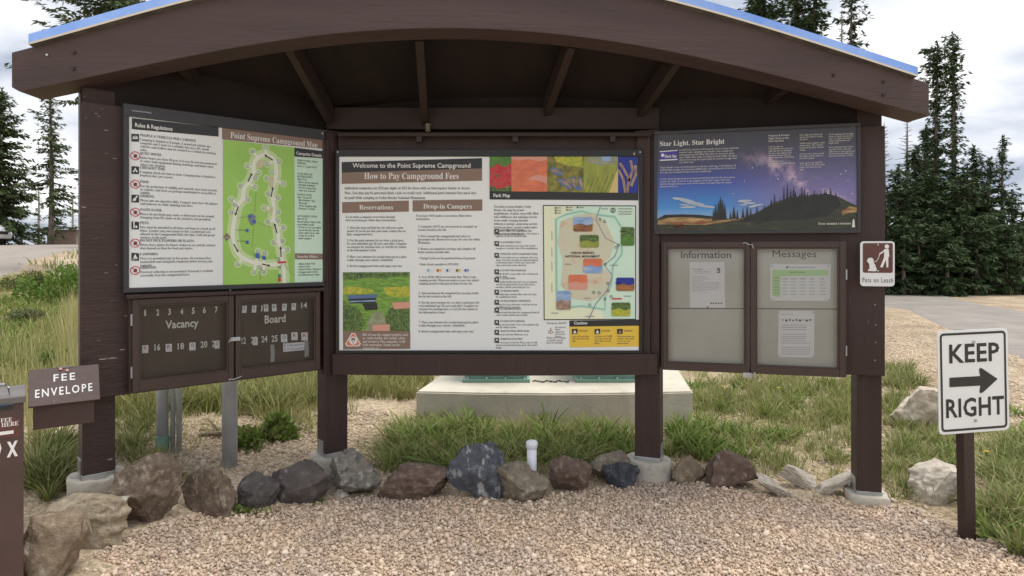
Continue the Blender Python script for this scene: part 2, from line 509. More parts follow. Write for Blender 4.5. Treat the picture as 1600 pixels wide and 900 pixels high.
def night_sky_mat():
    m = bpy.data.materials.new('printed_night_sky'); m.use_nodes = True
    t = m.node_tree; N = t.nodes; L = t.links
    p = N['Principled BSDF']; p.inputs['Roughness'].default_value = .3
    co = N.new('ShaderNodeTexCoord'); sp = N.new('ShaderNodeSeparateXYZ'); L.new(co.outputs['Object'], sp.inputs[0])
    def ramp(sock, st, lo, hi):
        mr = N.new('ShaderNodeMapRange'); mr.inputs[1].default_value = lo; mr.inputs[2].default_value = hi; L.new(sock, mr.inputs[0])
        r = N.new('ShaderNodeValToRGB'); el = r.color_ramp.elements
        el[0].position = st[0][0]; el[0].color = (*st[0][1], 1); el[1].position = st[-1][0]; el[1].color = (*st[-1][1], 1)
        for q, c in st[1:-1]:
            x_ = el.new(q); x_.color = (*c, 1)
        L.new(mr.outputs[0], r.inputs[0]); return r.outputs[0]
    left = ramp(sp.outputs[2], [(0, (.30, .50, .72)), (.14, (.06, .28, .68)), (.40, (.05, .09, .40)), (.62, (.060, .060, .13)), (.85, (.045, .046, .056)), (1, (.034, .034, .038))], .1, .78)
    right = ramp(sp.outputs[2], [(0, (.26, .21, .42)), (.3, (.19, .17, .38)), (.55, (.10, .095, .20)), (.8, (.055, .055, .075)), (1, (.034, .034, .038))], .1, .78)
    mr = N.new('ShaderNodeMapRange'); mr.inputs[1].default_value = .45; mr.inputs[2].default_value = .95; L.new(sp.outputs[0], mr.inputs[0])
    a = N.new('ShaderNodeMix'); a.data_type = 'RGBA'; L.new(mr.outputs[0], a.inputs[0]); L.new(left, a.inputs[6]); L.new(right, a.inputs[7])
    # milky way: a slanting band broken up by noise
    nz = N.new('ShaderNodeTexNoise'); nz.inputs['Scale'].default_value = 7; nz.inputs['Detail'].default_value = 8; nz.inputs['Roughness'].default_value = .65; L.new(co.outputs['Object'], nz.inputs['Vector'])
    ma = N.new('ShaderNodeMath'); ma.operation = 'MULTIPLY_ADD'; L.new(sp.outputs[0], ma.inputs[0]); ma.inputs[1].default_value = .62; L.new(sp.outputs[2], ma.inputs[2])
    sb = N.new('ShaderNodeMath'); sb.operation = 'SUBTRACT'; L.new(ma.outputs[0], sb.inputs[0]); sb.inputs[1].default_value = .985
    ab = N.new('ShaderNodeMath'); ab.operation = 'ABSOLUTE'; L.new(sb.outputs[0], ab.inputs[0])
    m1 = N.new('ShaderNodeMapRange'); m1.inputs[1].default_value = .12; m1.inputs[2].default_value = 0; L.new(ab.outputs[0], m1.inputs[0])
    m2 = N.new('ShaderNodeMapRange'); m2.inputs[1].default_value = .47; m2.inputs[2].default_value = .68; L.new(nz.outputs[0], m2.inputs[0])
    m3 = N.new('ShaderNodeMapRange'); m3.inputs[1].default_value = .55; m3.inputs[2].default_value = .9; L.new(sp.outputs[0], m3.inputs[0])
    k = N.new('ShaderNodeMath'); k.operation = 'MULTIPLY'; L.new(m1.outputs[0], k.inputs[0]); L.new(m2.outputs[0], k.inputs[1])
    k2 = N.new('ShaderNodeMath'); k2.operation = 'MULTIPLY'; L.new(k.outputs[0], k2.inputs[0]); L.new(m3.outputs[0], k2.inputs[1])
    b = N.new('ShaderNodeMix'); b.data_type = 'RGBA'; L.new(k2.outputs[0], b.inputs[0]); L.new(a.outputs[2], b.inputs[6]); b.inputs[7].default_value = (.75, .55, .68, 1)
    L.new(b.outputs[2], p.inputs['Base Color'])
    MATS['night_sky'] = m
night_sky_mat()

# ------------------------------------------------------------------ ground and roads
def ground_material():
    m = bpy.data.materials.new('dirt_and_gravel'); m.use_nodes = True
    t = m.node_tree; N = t.nodes; L = t.links
    p = N['Principled BSDF']; p.inputs['Roughness'].default_value = .95; p.inputs['Specular IOR Level'].default_value = .15
    co = N.new('ShaderNodeTexCoord')
    n1 = N.new('ShaderNodeTexNoise'); n1.inputs['Scale'].default_value = .8; n1.inputs['Detail'].default_value = 8; n1.inputs['Roughness'].default_value = .6; L.new(co.outputs['Object'], n1.inputs['Vector'])
    r1 = N.new('ShaderNodeValToRGB'); e = r1.color_ramp.elements
    e[0].position = .36; e[0].color = (.36, .28, .19, 1); e[1].position = .64; e[1].color = (.52, .42, .30, 1)
    L.new(n1.outputs[0], r1.inputs[0])
    v = N.new('ShaderNodeTexVoronoi'); v.inputs['Scale'].default_value = 42; L.new(co.outputs['Object'], v.inputs['Vector'])
    hs = N.new('ShaderNodeSeparateColor'); L.new(v.outputs['Color'], hs.inputs[0])
    mr = N.new('ShaderNodeMapRange'); mr.inputs[3].default_value = .62; mr.inputs[4].default_value = 1.25; L.new(hs.outputs[0], mr.inputs[0])
    hv = N.new('ShaderNodeHueSaturation'); L.new(r1.outputs[0], hv.inputs['Color']); L.new(mr.outputs[0], hv.inputs['Value'])
    L.new(hv.outputs[0], p.inputs['Base Color'])
    b = N.new('ShaderNodeBump'); b.inputs['Strength'].default_value = .8; b.inputs['Distance'].default_value = .012; b.invert = True
    L.new(v.outputs['Distance'], b.inputs['Height']); L.new(b.outputs[0], p.inputs['Normal'])
    MATS['dirt'] = m
ground_material()

def spaced(lo, hi, n, fine):
    s = np.linspace(math.asinh(lo / fine), math.asinh(hi / fine), n)
    return np.sinh(s) * fine
gx = spaced(-420, 420, 260, 3.0); gy = spaced(-60, 480, 260, 3.0) + 0.0
gy = np.sort(np.concatenate([gy]))
X, Y = np.meshgrid(gx, gy + 4.5)
Z = gz(X, Y)
nx, ny = len(gx), len(gy)
idx = np.arange(nx * ny).reshape(ny, nx)
Fq = np.stack([idx[:-1, :-1], idx[:-1, 1:], idx[1:, 1:], idx[1:, :-1]], -1).reshape(-1, 4)
tag(mesh_np('ground', np.stack([X, Y, Z], -1).reshape(-1, 3), Fq, 'dirt', smooth=True), kind='structure')

mat('asphalt', (.315, .285, .25), (.245, .22, .195), scale=1.1, rough=.92, bump=.4, bscale=60, chips=((.42, .37, .30), 40, .68, (1, 1, 1)))
mat('asphalt_warm', (.34, .29, .25), (.27, .235, .20), scale=1.4, rough=.92, bump=.4, bscale=60, chips=((.45, .39, .32), 40, .68, (1, 1, 1)))
def strip(name, left, right, m, lift=.03, nu=60, nv=14):
    """road sheet between two edge polylines (world x, y), draped on the ground"""
    def res(P, n):
        P = np.array(P, float); d = np.arange(len(P)); t = np.linspace(0, len(P) - 1, n)
        return np.stack([np.interp(t, d, P[:, 0]), np.interp(t, d, P[:, 1])], 1)
    A, B = res(left, nu), res(right, nu)
    w = np.linspace(0, 1, nv)[None, :, None]
    G = A[:, None] * (1 - w) + B[:, None] * w
    j = rng.normal(0, .03, (nu, 2)); G[:, 0] += j; G[:, -1] += j[::-1]
    z = gz(G[..., 0], G[..., 1]) + lift
    z[:, 0] -= .05; z[:, -1] -= .05
    ii = np.arange(nu * nv).reshape(nu, nv)
    f = np.stack([ii[:-1, :-1], ii[:-1, 1:], ii[1:, 1:], ii[1:, :-1]], -1).reshape(-1, 4)
    return tag(mesh_np(name, np.dstack([G, z]).reshape(-1, 3), f, m, smooth=True), kind='structure')
def G2(px, py):
    p = on_ground(px, py); return (p.x, p.y)
# road on the right: comes out of the distance behind the kiosk, sweeps past to the right
RR_L = [G2(1180, 444), G2(1376, 445), G2(1394, 446), G2(1438, 452), G2(1487, 465), G2(1541, 477), G2(1600, 486), (15.5, 12.5), (22, 9)]
RR_R = [G2(1180, 478), G2(1360, 479), G2(1375, 480), G2(1419, 485), G2(1443, 498), G2(1468, 510), G2(1600, 568), (9.6, 6.5), (16, 3)]
strip('road', RR_L, RR_R, 'asphalt', nu=90, nv=20)
# campground road on the left, up the slope
LR_L = [(-15, 6.0), (-17, 9), (-20, 13), (-26, 20), (-30, 27), (-34, 33)]
LR_R = [(-10.5, 9.5), G2(22, 432), G2(45, 413), G2(72, 402), G2(105, 394), (-16, 30)]
strip('road', LR_L, LR_R, 'asphalt_warm', nu=70, nv=40)
ROADS = [np.array(RR_L + RR_R[::-1]), np.array(LR_L + LR_R[::-1])]
# ------------------------------------------------------------------ information kiosk
WL = Plane((-2.361, 3.89), (-1.373, 4.75), 0.0)          # left wing, front of its sign frame
WC = Plane((-1.306, 4.75), (0.965, 4.75), 0.0)           # centre
WR = Plane((1.055, 4.75), (2.409, 4.42), 0.0)            # right wing
BM = Plane((-2.909, 3.72), (2.738, 4.20), 0.0)           # face of the front beam
K = thing('information_kiosk', 'brown three panel wooden kiosk with arched roof beam and angled wings', 'kiosk', (0, 4.6, 0))
KI = Matrix.Translation((0, -4.6, 0))
def kbuild(mb, name, parent=None, rel=True, smooth=False):
    """link kiosk geometry given in world coordinates under the kiosk's Empty"""
    mb.v = [(x_, y_ - 4.6, z_) for x_, y_, z_ in mb.v] if rel else mb.v
    return mb.build(name, parent or K, smooth)
def kplane(mb, pl):
    """local plane coordinates -> world"""
    mb.v = [tuple(pl.at3(a, y_, b)) for a, y_, b in mb.v]
    return mb

# posts: (x, y, width, yaw, z0, z1)
PW = .172
posts = [(-2.580, 3.976, .172, WL.rz, .35, 2.70, 'worn_paint'), (-1.375, 4.90, .172, R(38), .19, 2.62, 'brown_paint'),
         (1.045, 4.88, .185, R(-21), .165, 2.62, 'brown_paint'), (2.539, 4.590, .160, WR.rz, .012, 2.80, 'brown_paint')]
post_objs = []
for x_, y_, w_, yaw, z0, z1, m_ in posts:
    mb = MB(); mb.box((-w_ / 2, -w_ / 2, z0), (w_ / 2, w_ / 2, z1), m_, .006)
    o = mb.build('post', K); o.location = (x_, y_ - 4.6, 0); o.rotation_euler = (0, 0, yaw)
    post_objs.append(o)
    sh = MB()                                            # galvanised post base showing under the timber
    q = w_ / 2 + .004
    sh.box((-q, -q, z0 - .035), (q, q, z0 + .004), 'steel', .003)
    sh.box((q - .004, -.05, z0 - .03), (q + .004, .05, z0 + .09), 'steel', .001)
    sh.box((-q - .004, -.05, z0 - .03), (-q + .004, .05, z0 + .09), 'steel', .001)
    sh.build('post_base', o)
def footing(parent, r, z0, z1, seed, square=False):
    b = bmesh.new()
    n = 40; rows = 9
    prof = []
    for i in range(rows):
        t = i / (rows - 1); prof.append((r * (1.03 - .06 * t), z0 + (z1 - z0) * t))
    prof += [(r * .93, z1 + .012), (r * .6, z1 + .008), (r * .2, z1 + .006)]
    rings = []
    for rr, zz_ in prof:
        ring = []
        for k in range(n):
            a = 2 * math.pi * k / n
            s_ = 1.0
            if square:
                s_ = 1.0 / max(abs(math.cos(a)), abs(math.sin(a))) ** .8
            p = Vector((math.cos(a) * rr * s_, math.sin(a) * rr * s_, zz_))
            d = mnoise.noise(p * 9 + Vector((seed, 0, 0))) * .012 + mnoise.noise(p * 30) * .004
            ring.append(b.verts.new(p * (1 + d / max(rr, .05)) if rr > .05 else p))
        rings.append(ring)
    for i in range(len(rings) - 1):
        for k in range(n):
            b.faces.new((rings[i][k], rings[i][(k + 1) % n], rings[i + 1][(k + 1) % n], rings[i + 1][k]))
    b.faces.new(rings[-1])
    mb = MB(); mb.bm(b, 'concrete')
    o = mb.build('footing', parent, True)
    return o
for o, (r_, z0, z1, sq) in zip(post_objs, [(.162, -.06, .315, False), (.172, -.12, .155, False), (.172, -.12, .13, False), (.135, -.2, -.018, True)]):
    footing(o, r_, z0, z1, r_ * 50, sq)

# wing walls, centre back and rails (plane-local boxes, 0 = face of the sign frames)
mb = MB(); mb.box((-.215, .055, .825), (1.335, .12, 2.60), 'worn_paint', .006); kbuild(kplane(mb, WL), 'wing_wall')
mb = MB(); mb.box((-.085, .05, .845), (1.56, .115, 2.58), 'brown_paint', .006); ww = kbuild(kplane(mb, WR), 'wing_wall')
for y_ in (396, 430, 476, 508, 535, 563):
    b = MB(); a_, z_ = WR.px(1369 - (y_ % 3), y_, -.05); b.tube([(a_, .047, z_), (a_, .052, z_)], .004, 'steel', 7); kbuild(kplane(b, WR), 'screw', ww)
mb = MB(); mb.box((.0, .06, .80), (2.33, .11, 2.60), 'brown_paint', .004); kbuild(kplane(mb, WC), 'back_wall')
mb = MB()
nb = 14                                                  # bottom rail bows a little towards the path
for i in range(nb):
    a0, a1 = -.02 + 2.40 * i / nb, -.02 + 2.40 * (i + 1) / nb
    f_ = lambda a: -.02 - .045 * (1 - ((a - 1.18) / 1.2) ** 2)
    P = [(a0, f_(a0), .80), (a1, f_(a1), .80), (a1, .058, .80), (a0, .058, .80), (a0, f_(a0), .953), (a1, f_(a1), .953), (a1, .058, .953), (a0, .058, .953)]
    mb.add(P, [(0, 1, 5, 4), (0, 3, 2, 1), (4, 5, 6, 7)] + ([(0, 4, 7, 3)] if i == 0 else []) + ([(1, 2, 6, 5)] if i == nb - 1 else []), 'brown_paint')
kbuild(kplane(mb, WC), 'bottom_rail')
# trims where the wings meet the centre
mb = MB(); mb.box((1.285, .0, .80), (1.375, .054, 2.60), 'brown_paint', .004); kbuild(kplane(mb, WL), 'corner_trim')
mb = MB(); mb.box((-.125, .0, .80), (-.030, .049, 2.60), 'brown_paint', .004); kbuild(kplane(mb, WR), 'corner_trim')
# header over the centre board with the slim light rail under it
mb = MB(); mb.box((-.09, .09, 2.635), (2.42, .16, 2.80), 'rafter_paint', .004); kbuild(kplane(mb, WC), 'header')
mb = MB(); mb.box((.02, -.03, 2.560), (2.33, .02, 2.588), 'rafter_paint', .003)
for a_ in (.62, 1.33, 2.05):
    mb.box((a_ - .02, -.025, 2.52), (a_ + .02, .015, 2.559), 'dark_bolt')
kbuild(kplane(mb, WC), 'light_rail')

# arched front beam
BOT = [(18, 143), (32, 146), (80, 135), (125, 122.5), (200, 106), (300, 88), (400, 69), (509, 54), (580, 48), (650, 45.5), (715, 45), (780, 46), (850, 50), (920, 57.5), (1000, 73), (1120, 97), (1240, 125), (1370, 158), (1450, 182)]
TOP = [(18, 83), (50, 73), (150, 44), (250, 18), (310, 2), (400, -17), (500, -32), (620, -43), (715, -45), (820, -41), (920, -24), (1020, 2), (1100, 23), (1150, 36), (1270, 68), (1380, 106), (1427, 122), (1452, 131)]
def fit(P, off=0.0):
    q = np.array([BM.px(x_, y_, off) for x_, y_ in P]); return np.polyfit(q[:, 0], q[:, 1], 5)
pb, ptp = fit(BOT), fit(TOP)
Lb = BM.L
zb = lambda a: float(np.polyval(pb, a)); zt = lambda a: float(np.polyval(ptp, a))
aa = np.linspace(0, Lb, 60)
mb = MB()
outline = [(a, zb(a)) for a in aa] + [(a, zt(a)) for a in aa[::-1]]
outline[0] = (0.045, zb(.045)); outline.insert(0, (0.0, zb(0) + .035))
mb.prism(outline, 0.0, .21, 'beam_paint', .005)
beam = kbuild(kplane(mb, BM), 'front_beam')
for x_, y_ in ((115, 82), (114, 107), (1303, 117), (1381, 128), (1381, 148), (74, 86)):
    b = MB(); a_, z_ = BM.px(x_, y_, .004)
    b.tube([(a_, -.010, z_), (a_, .002, z_)], .011 if x_ != 74 else .007, 'dark_bolt' if x_ != 74 else 'steel', 8)
    kplane(b, BM); kbuild(b, 'bolt', beam)
# ceiling and roof deck: ruled between the arched front and a flatter, lower back edge
def roof_pt(a, s_, lift):
    """a along the beam, s_ metres behind its face"""
    f = zb(a) + .155 + lift
    c_ = 1 - ((a - Lb / 2) / (Lb / 2)) ** 2
    return (a, s_, f - (.20 + .23 * c_) * (s_ - .21) / .95)
A0, A1 = BM.px(52, 70)[0], BM.px(1427, 110)[0]
aa = np.linspace(A0, A1, 48); ss = np.linspace(.212, 1.62, 6)
mb = MB()
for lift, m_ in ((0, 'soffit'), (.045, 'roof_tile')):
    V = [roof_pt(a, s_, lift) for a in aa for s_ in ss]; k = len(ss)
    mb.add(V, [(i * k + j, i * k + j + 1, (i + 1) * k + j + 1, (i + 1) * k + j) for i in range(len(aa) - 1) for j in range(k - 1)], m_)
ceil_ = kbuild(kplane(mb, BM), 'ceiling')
mb = MB()                                                # roof covering on top of the beam, falling to the back
def cov_pt(a, s_, lift):
    z0 = zt(a) + .004; p = roof_pt(a, 1.62, .05 + lift)
    t = (s_ + .03) / 1.68
    return (a, s_, (z0 + lift) * (1 - t) + p[2] * t)
ss2 = np.linspace(-.03, 1.65, 8); k = len(ss2)
for lift in (0.0, .05):
    V = [cov_pt(a, s_, lift) for a in aa for s_ in ss2]
    mb.add(V, [(i * k + j, i * k + j + 1, (i + 1) * k + j + 1, (i + 1) * k + j) for i in range(len(aa) - 1) for j in range(k - 1)], 'roof_tile')
for i_ in (0, len(aa) - 1):
    V = [cov_pt(aa[i_], s_, l_) for l_ in (0, .05) for s_ in ss2]
    mb.add(V, [(j, j + 1, k + j + 1, k + j) for j in range(k - 1)], 'roof_tile')
roof = kbuild(kplane(mb, BM), 'roof')
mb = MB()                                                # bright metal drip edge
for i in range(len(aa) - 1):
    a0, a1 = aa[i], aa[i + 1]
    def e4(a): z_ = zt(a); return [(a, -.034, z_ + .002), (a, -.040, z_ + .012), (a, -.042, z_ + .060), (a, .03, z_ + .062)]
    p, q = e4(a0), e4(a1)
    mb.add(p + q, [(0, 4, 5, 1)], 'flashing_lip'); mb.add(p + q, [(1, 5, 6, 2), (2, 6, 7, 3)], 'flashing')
for a in (A0, A1):
    z_ = zt(a); sg = -1 if a == A0 else 1
    mb.add([(a, -.042, z_), (a, .25, z_ - .05), (a, .25, z_ + .01), (a, -.042, z_ + .062)], [(0, 1, 2, 3)], 'flashing_lip')
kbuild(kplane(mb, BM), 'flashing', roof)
# rounded tile ends peeping over the metal edge
a = A0 + .05; rr = random.Random(3)
while a < A1 - .03:
    s_ = rr.uniform(.02, .07); z_ = zt(a) + .060; hgt = rr.choice([.006, .008, .012, .028, .034]); w_ = rr.uniform(.02, .045)
    mb = MB(); mb.prism([(a - w_, z_ - .03), (a + w_, z_ - .03), (a + w_ * .8, z_ + hgt * .6), (a + w_ * .2, z_ + hgt), (a - w_ * .4, z_ + hgt * .9), (a - w_ * .85, z_ + hgt * .4)], .0 + s_ - .02, s_ + .12, 'roof_tile', .004); kbuild(kplane(mb, BM), 'tile_end', roof)
    a += rr.uniform(.10, .19)
# rafters
for (x0, y0, x1, y1) in ((275, 103, 345, 172), (450, 78, 514, 192), (655, 65, 664, 198), (893, 76, 850, 195), (1060, 99, 988, 202), (1235, 136, 1165, 190)):
    p0 = BM.px(x0, y0, -.212); p1 = BM.px(x1, y1, -.94)
    mb = MB(); mb.bar(BM.at3(p0[0], .212, p0[1]), BM.at3(p1[0], .94, p1[1]), .052, .13, 'rafter_paint')
    kbuild(mb, 'rafter')
# dark fascia boards closing the wings under the roof
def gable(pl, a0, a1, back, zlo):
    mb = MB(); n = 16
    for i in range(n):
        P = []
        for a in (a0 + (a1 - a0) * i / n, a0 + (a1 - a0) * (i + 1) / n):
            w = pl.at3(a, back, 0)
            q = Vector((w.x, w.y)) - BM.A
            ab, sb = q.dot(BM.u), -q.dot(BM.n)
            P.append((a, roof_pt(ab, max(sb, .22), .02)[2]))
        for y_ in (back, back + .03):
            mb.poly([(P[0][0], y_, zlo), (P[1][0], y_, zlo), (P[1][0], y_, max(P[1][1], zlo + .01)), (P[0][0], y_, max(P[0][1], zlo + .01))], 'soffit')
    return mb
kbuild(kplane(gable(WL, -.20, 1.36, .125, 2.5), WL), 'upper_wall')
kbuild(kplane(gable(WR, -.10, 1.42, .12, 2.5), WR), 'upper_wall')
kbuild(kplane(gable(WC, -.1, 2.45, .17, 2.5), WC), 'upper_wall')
mb = MB()                                                # bracket scrap at the end of the middle rafter
a_, z_ = WC.px(668, 200, -.05); mb.box((a_ - .012, .03, z_ - .03), (a_ + .02, .06, z_ + .03), 'weathered_wood', .004); kbuild(kplane(mb, WC), 'wood_block')
# ------------------------------------------------------------------ sign boards
def framed(pl, w, h, fr, y0=0.0, y1=.05, m='frame_grey', top=None, name='frame', face='board_white', parent=None):
    """picture-frame moulding round a face set back behind it (local metres); returns (frame, panel)"""
    top = top or fr
    mb = MB()
    mb.box((0, y0, 0), (w, y1, fr), m, .003); mb.box((0, y0, h - top), (w, y1, h), m, .003)
    mb.box((0, y0 + .0006, fr + .0005), (fr, y1, h - top - .0005), m, .003); mb.box((w - fr, y0 + .0006, fr + .0005), (w, y1, h - top - .0005), m, .003)
    f = mb.build(name, parent or pl.obj)
    mb = MB(); mb.box((fr * .8, y0 + .012, fr * .8), (w - fr * .8, y1 - .004, h - top * .8), face)
    p = mb.build('panel', parent or pl.obj)
    return f, p
OFF = -.010           # print layers start just proud of the panel face (which lies .012 behind the frame front)
class Ink:
    """layers of print on a panel: each named sub-part is one mesh"""
    def __init__(s, pl, panel, base=OFF):
        s.pl, s.panel, s.b, s.base = pl, panel, {}, base
    def __getitem__(s, name):
        if name not in s.b: s.b[name] = MB()
        return s.b[name]
    def done(s):
        for n_, mb in s.b.items():
            mb.build(n_, s.panel)
def L(i): return OFF + .0012 * i

def emblem(pl, mb, x, y, r, off):
    """small brown arrowhead badge"""
    P = [(-.55, -1), (0, -1.12), (.55, -1), (.85, -.55), (.62, .1), (.25, .75), (0, 1.25), (-.25, .75), (-.62, .1), (-.85, -.55)]
    pl.quad(mb, [(x + p * r, y + q * r) for p, q in P], 'ink_brown', off)
    pl.quad(mb, [(x - .3 * r, y + .25 * r), (x - .05 * r, y - .5 * r), (x + .35 * r, y + .3 * r), (x + .05 * r, y + .8 * r)], 'ink_white', off + .0008)

# ---- campground map sign on the left wing
P = Plane((-2.361, 3.89), (-1.373, 4.75), 1.455)
P.root('campground_map_sign', 'framed campground rules board with a bright green loop map on the left wing', 'sign')
hgt = 1.155
f_, pan = framed(P, P.L, hgt, .030, y1=.054, top=.075)
k_ = Ink(P, pan)
P.crop(190, 150, 2.903)
hb = k_['heading']
P.quad(hb, [(47, 100), (440, 142), (440, 184), (47, 150)], 'ink_black', L(1))
P.text(hb, 'Rules & Regulations', 61, 139, 231, 'ink_white', L(2), cap=17, bold=.02)
P.quad(hb, [(456, 144), (916, 192), (916, 240), (456, 196)], 'ink_brown', L(1))
P.text(hb, 'Point Supreme Campground Map', 494, 190, 888, 'ink_white', L(2), cap=26, ser=True)
P.quad(hb, [(784, 234), (916, 250), (916, 282), (784, 274)], 'ink_black', L(2))
P.text(hb, 'Campsite Details', 792, 265, 908, 'ink_white', L(3), cap=13, bold=.02)
P.quad(hb, [(787, 714), (915, 716), (915, 741), (787, 740)], 'ink_brown', L(2))
P.text(hb, 'Nearby Hikes', 795, 734, 890, 'ink_white', L(3), cap=11, ser=True)
items = [(170, 'PEOPLE & VEHICLES PER CAMPSITE:', 'Camping is limited to 8 people, 2 motorized vehicles per campsite and 3 tents in a suitable tent area. RV, towed vehicles and trailers may be counted as a vehicle for parking rules.', 1, 'car'),
         (252, 'QUIET HOURS:', 'Quiet hours are from 10 p.m. to 6 a.m. Do not run generators or other loud equipment during mornings and hours when others are sleeping.', 0, 'gen'),
         (317, 'CHECKOUT TIME:', 'Camping check-out time is noon. Camping time is limited to fourteen days per season.', 1, 'tent'),
         (381, 'FOOD:', 'For the protection of wildlife and yourself, store food securely in vehicles, and leave no garbage unattended or accessible to wildlife.', 0, 'food'),
         (446, 'SMOKING:', 'Please put out cigarettes fully. Campers must have the phones and lanterns on while smoking near fires.', 1, 'smoke'),
         (508, 'WASTE WATER:', 'Please do not drain gray water or dish water on the ground. Dumping from RV tanks on the ground is not permitted.', 0, 'drop'),
         (568, 'PETS:', 'Pets must be attended at all times and kept on a leash at all times. Leashes may not exceed six feet. Leashed pets are allowed in the Campground Park, the Spur Trail and paved surfaces in the park.', 1, 'dog'),
         (648, 'DO NOT PICK FLOWERS OR PLANTS:', 'Please leave plants for future visitors to see and the animals that depend on them for food and shelter.', 0, 'plant'),
         (710, 'CAMPFIRES:', 'Fires are permitted only in fire grates. Do not leave fires unattended and extinguish completely before leaving your campsite.', 1, 'fire'),
         (772, 'FIREWOOD:', 'Firewood collecting is not permitted. Firewood is available seasonally from the campground hosts.', 0, 'wood')]
tb, ib = k_['text'], k_['pictogram']
for y, hd, body, dark, kind in items:
    yy = y - 6
    P.text(tb, hd, 84, yy + 18, 84 + 8.2 * len(hd), 'ink_text', L(1), cap=11, ser=True)
    P.para(tb, serif(body), 84, yy + 25, 438, 'ink_text', L(1), 15.0, 1.0)
    cx, cy = 62, yy + 25
    if dark:
        P.quad(ib, [(cx - 17, cy - 18), (cx + 17, cy - 16), (cx + 17, cy + 18), (cx - 17, cy + 17)], 'ink_black', L(1))
        if kind == 'car':
            P.quad(ib, [(cx - 11, cy + 6), (cx - 12, cy), (cx - 7, cy - 8), (cx + 7, cy - 8), (cx + 12, cy), (cx + 11, cy + 6)], 'ink_white', L(2))
            P.quad(ib, [(cx - 7, cy - 1), (cx - 5, cy - 5), (cx + 5, cy - 5), (cx + 7, cy - 1)], 'ink_black', L(3))
        elif kind == 'tent':
            P.quad(ib, [(cx - 12, cy + 9), (cx, cy - 11), (cx + 12, cy + 9)], 'ink_white', L(2)); P.quad(ib, [(cx - 4, cy + 9), (cx, cy - 1), (cx + 4, cy + 9)], 'ink_black', L(3))
        elif kind == 'fire':
            P.quad(ib, [(cx - 9, cy + 6), (cx - 5, cy - 5), (cx, cy - 12), (cx + 5, cy - 4), (cx + 9, cy + 6)], 'ink_white', L(2)); P.line(ib, [(cx - 12, cy + 11), (cx + 12, cy + 8)], 3, 'ink_white', L(2))
        elif kind == 'dog':
            P.line(ib, [(cx - 6, cy - 11), (cx - 6, cy + 12)], 5, 'ink_white', L(2)); P.quad(ib, [(cx, cy + 11), (cx + 1, cy), (cx + 8, cy + 1), (cx + 11, cy + 11)], 'ink_white', L(2)); P.disc(ib, cx - 6, cy - 13, 3.5, 'ink_white', L(3))
        else:
            P.line(ib, [(cx - 10, cy + 10), (cx + 3, cy - 4), (cx + 10, cy - 12)], 6, 'ink_white', L(2)); P.disc(ib, cx - 3, cy + 5, 6, 'ink_white', L(3))
    else:
        P.disc(ib, cx, cy, 20, 'ink_red', L(1), 22, ring=.84)
        P.quad(ib, [(cx - 8, cy + 2), (cx - 2, cy - 8), (cx + 9, cy - 5), (cx + 6, cy + 8), (cx - 5, cy + 9)], 'ink_black', L(1))
        P.line(ib, [(cx - 13, cy - 12), (cx + 13, cy + 13)], 3, 'ink_red', L(2))
P.text(tb, 'Cedar Breaks National Monument', 46, 68, 136, 'ink_white', .002, cap=6)
mpb = k_['map']
P.quad(mpb, [(460, 198), (784, 234), (784, 850), (460, 858)], 'map_green', L(1))
P.quad(mpb, [(784, 275), (918, 284), (916, 713), (785, 713)], 'pmap_mint', L(1)); P.quad(mpb, [(785, 741), (915, 742), (914, 838), (785, 846)], 'pmap_mint', L(1))
loop = [(739, 850), (737, 800), (730, 760), (722, 700), (712, 650), (705, 600), (688, 555), (690, 500), (682, 450), (690, 400), (702, 355), (696, 300), (672, 272), (642, 268), (606, 292), (598, 340), (582, 385), (556, 420), (547, 468), (526, 500), (512, 560), (504, 620), (512, 670), (530, 715), (570, 745), (620, 758), (680, 765), (728, 760)]
def smooth(p, k=5):
    p = [Vector(q) for q in p]; o = []
    for i in range(len(p) - 1):
        a, b, c, d = p[max(0, i - 1)], p[i], p[i + 1], p[min(len(p) - 1, i + 2)]
        for j in range(k):
            s_ = j / k; o.append(tuple(.5 * (2 * b + (c - a) * s_ + (2 * a - 5 * b + 4 * c - d) * s_ ** 2 + (3 * b - a - 3 * c + d) * s_ ** 3)))
    return o + [tuple(p[-1])]
loop = smooth(loop)
P.line(mpb, loop, 48, 'map_pale', L(2)); P.line(mpb, loop, 17, 'map_road', L(3))
spots = [(594, 252), (653, 234), (713, 297), (662, 309), (571, 317), (621, 348), (683, 345), (659, 374), (733, 398), (540, 408), (603, 413), (498, 469), (572, 470), (515, 494), (665, 443), (708, 461), (648, 507), (499, 529), (709, 527), (664, 570), (708, 564), (733, 596), (690, 665), (729, 657), (751, 697), (528, 763), (602, 798), (645, 797), (620, 705), (650, 715), (627, 777), (606, 371)]
for i, (x_, y_) in enumerate(spots):
    P.disc(mpb, x_, y_, 18, 'map_pale', L(2) + .0002, 14)
    P.line(mpb, [(x_, y_), min(loop, key=lambda q: (q[0] - x_) ** 2 + (q[1] - y_) ** 2)], 12, 'map_road', L(3) + .0003)
    P.disc(mpb, x_, y_, 8.5, 'map_ring', L(4), 12); P.disc(mpb, x_, y_, 6.5, 'ink_white', L(5), 12)
    P.text(mpb, str(i + 1), x_ - (4 if i > 8 else 2), y_ + 4, x_ + (4 if i > 8 else 2), 'ink_text', L(6), cap=7)
P.quad(mpb, [(608, 312), (630, 286), (652, 296), (640, 322), (618, 330)], 'map_tan', L(4))
P.quad(mpb, [(668, 360), (690, 372), (688, 420), (672, 410)], 'map_tan', L(4)); P.quad(mpb, [(672, 500), (688, 505), (682, 545), (670, 530)], 'map_tan', L(4))
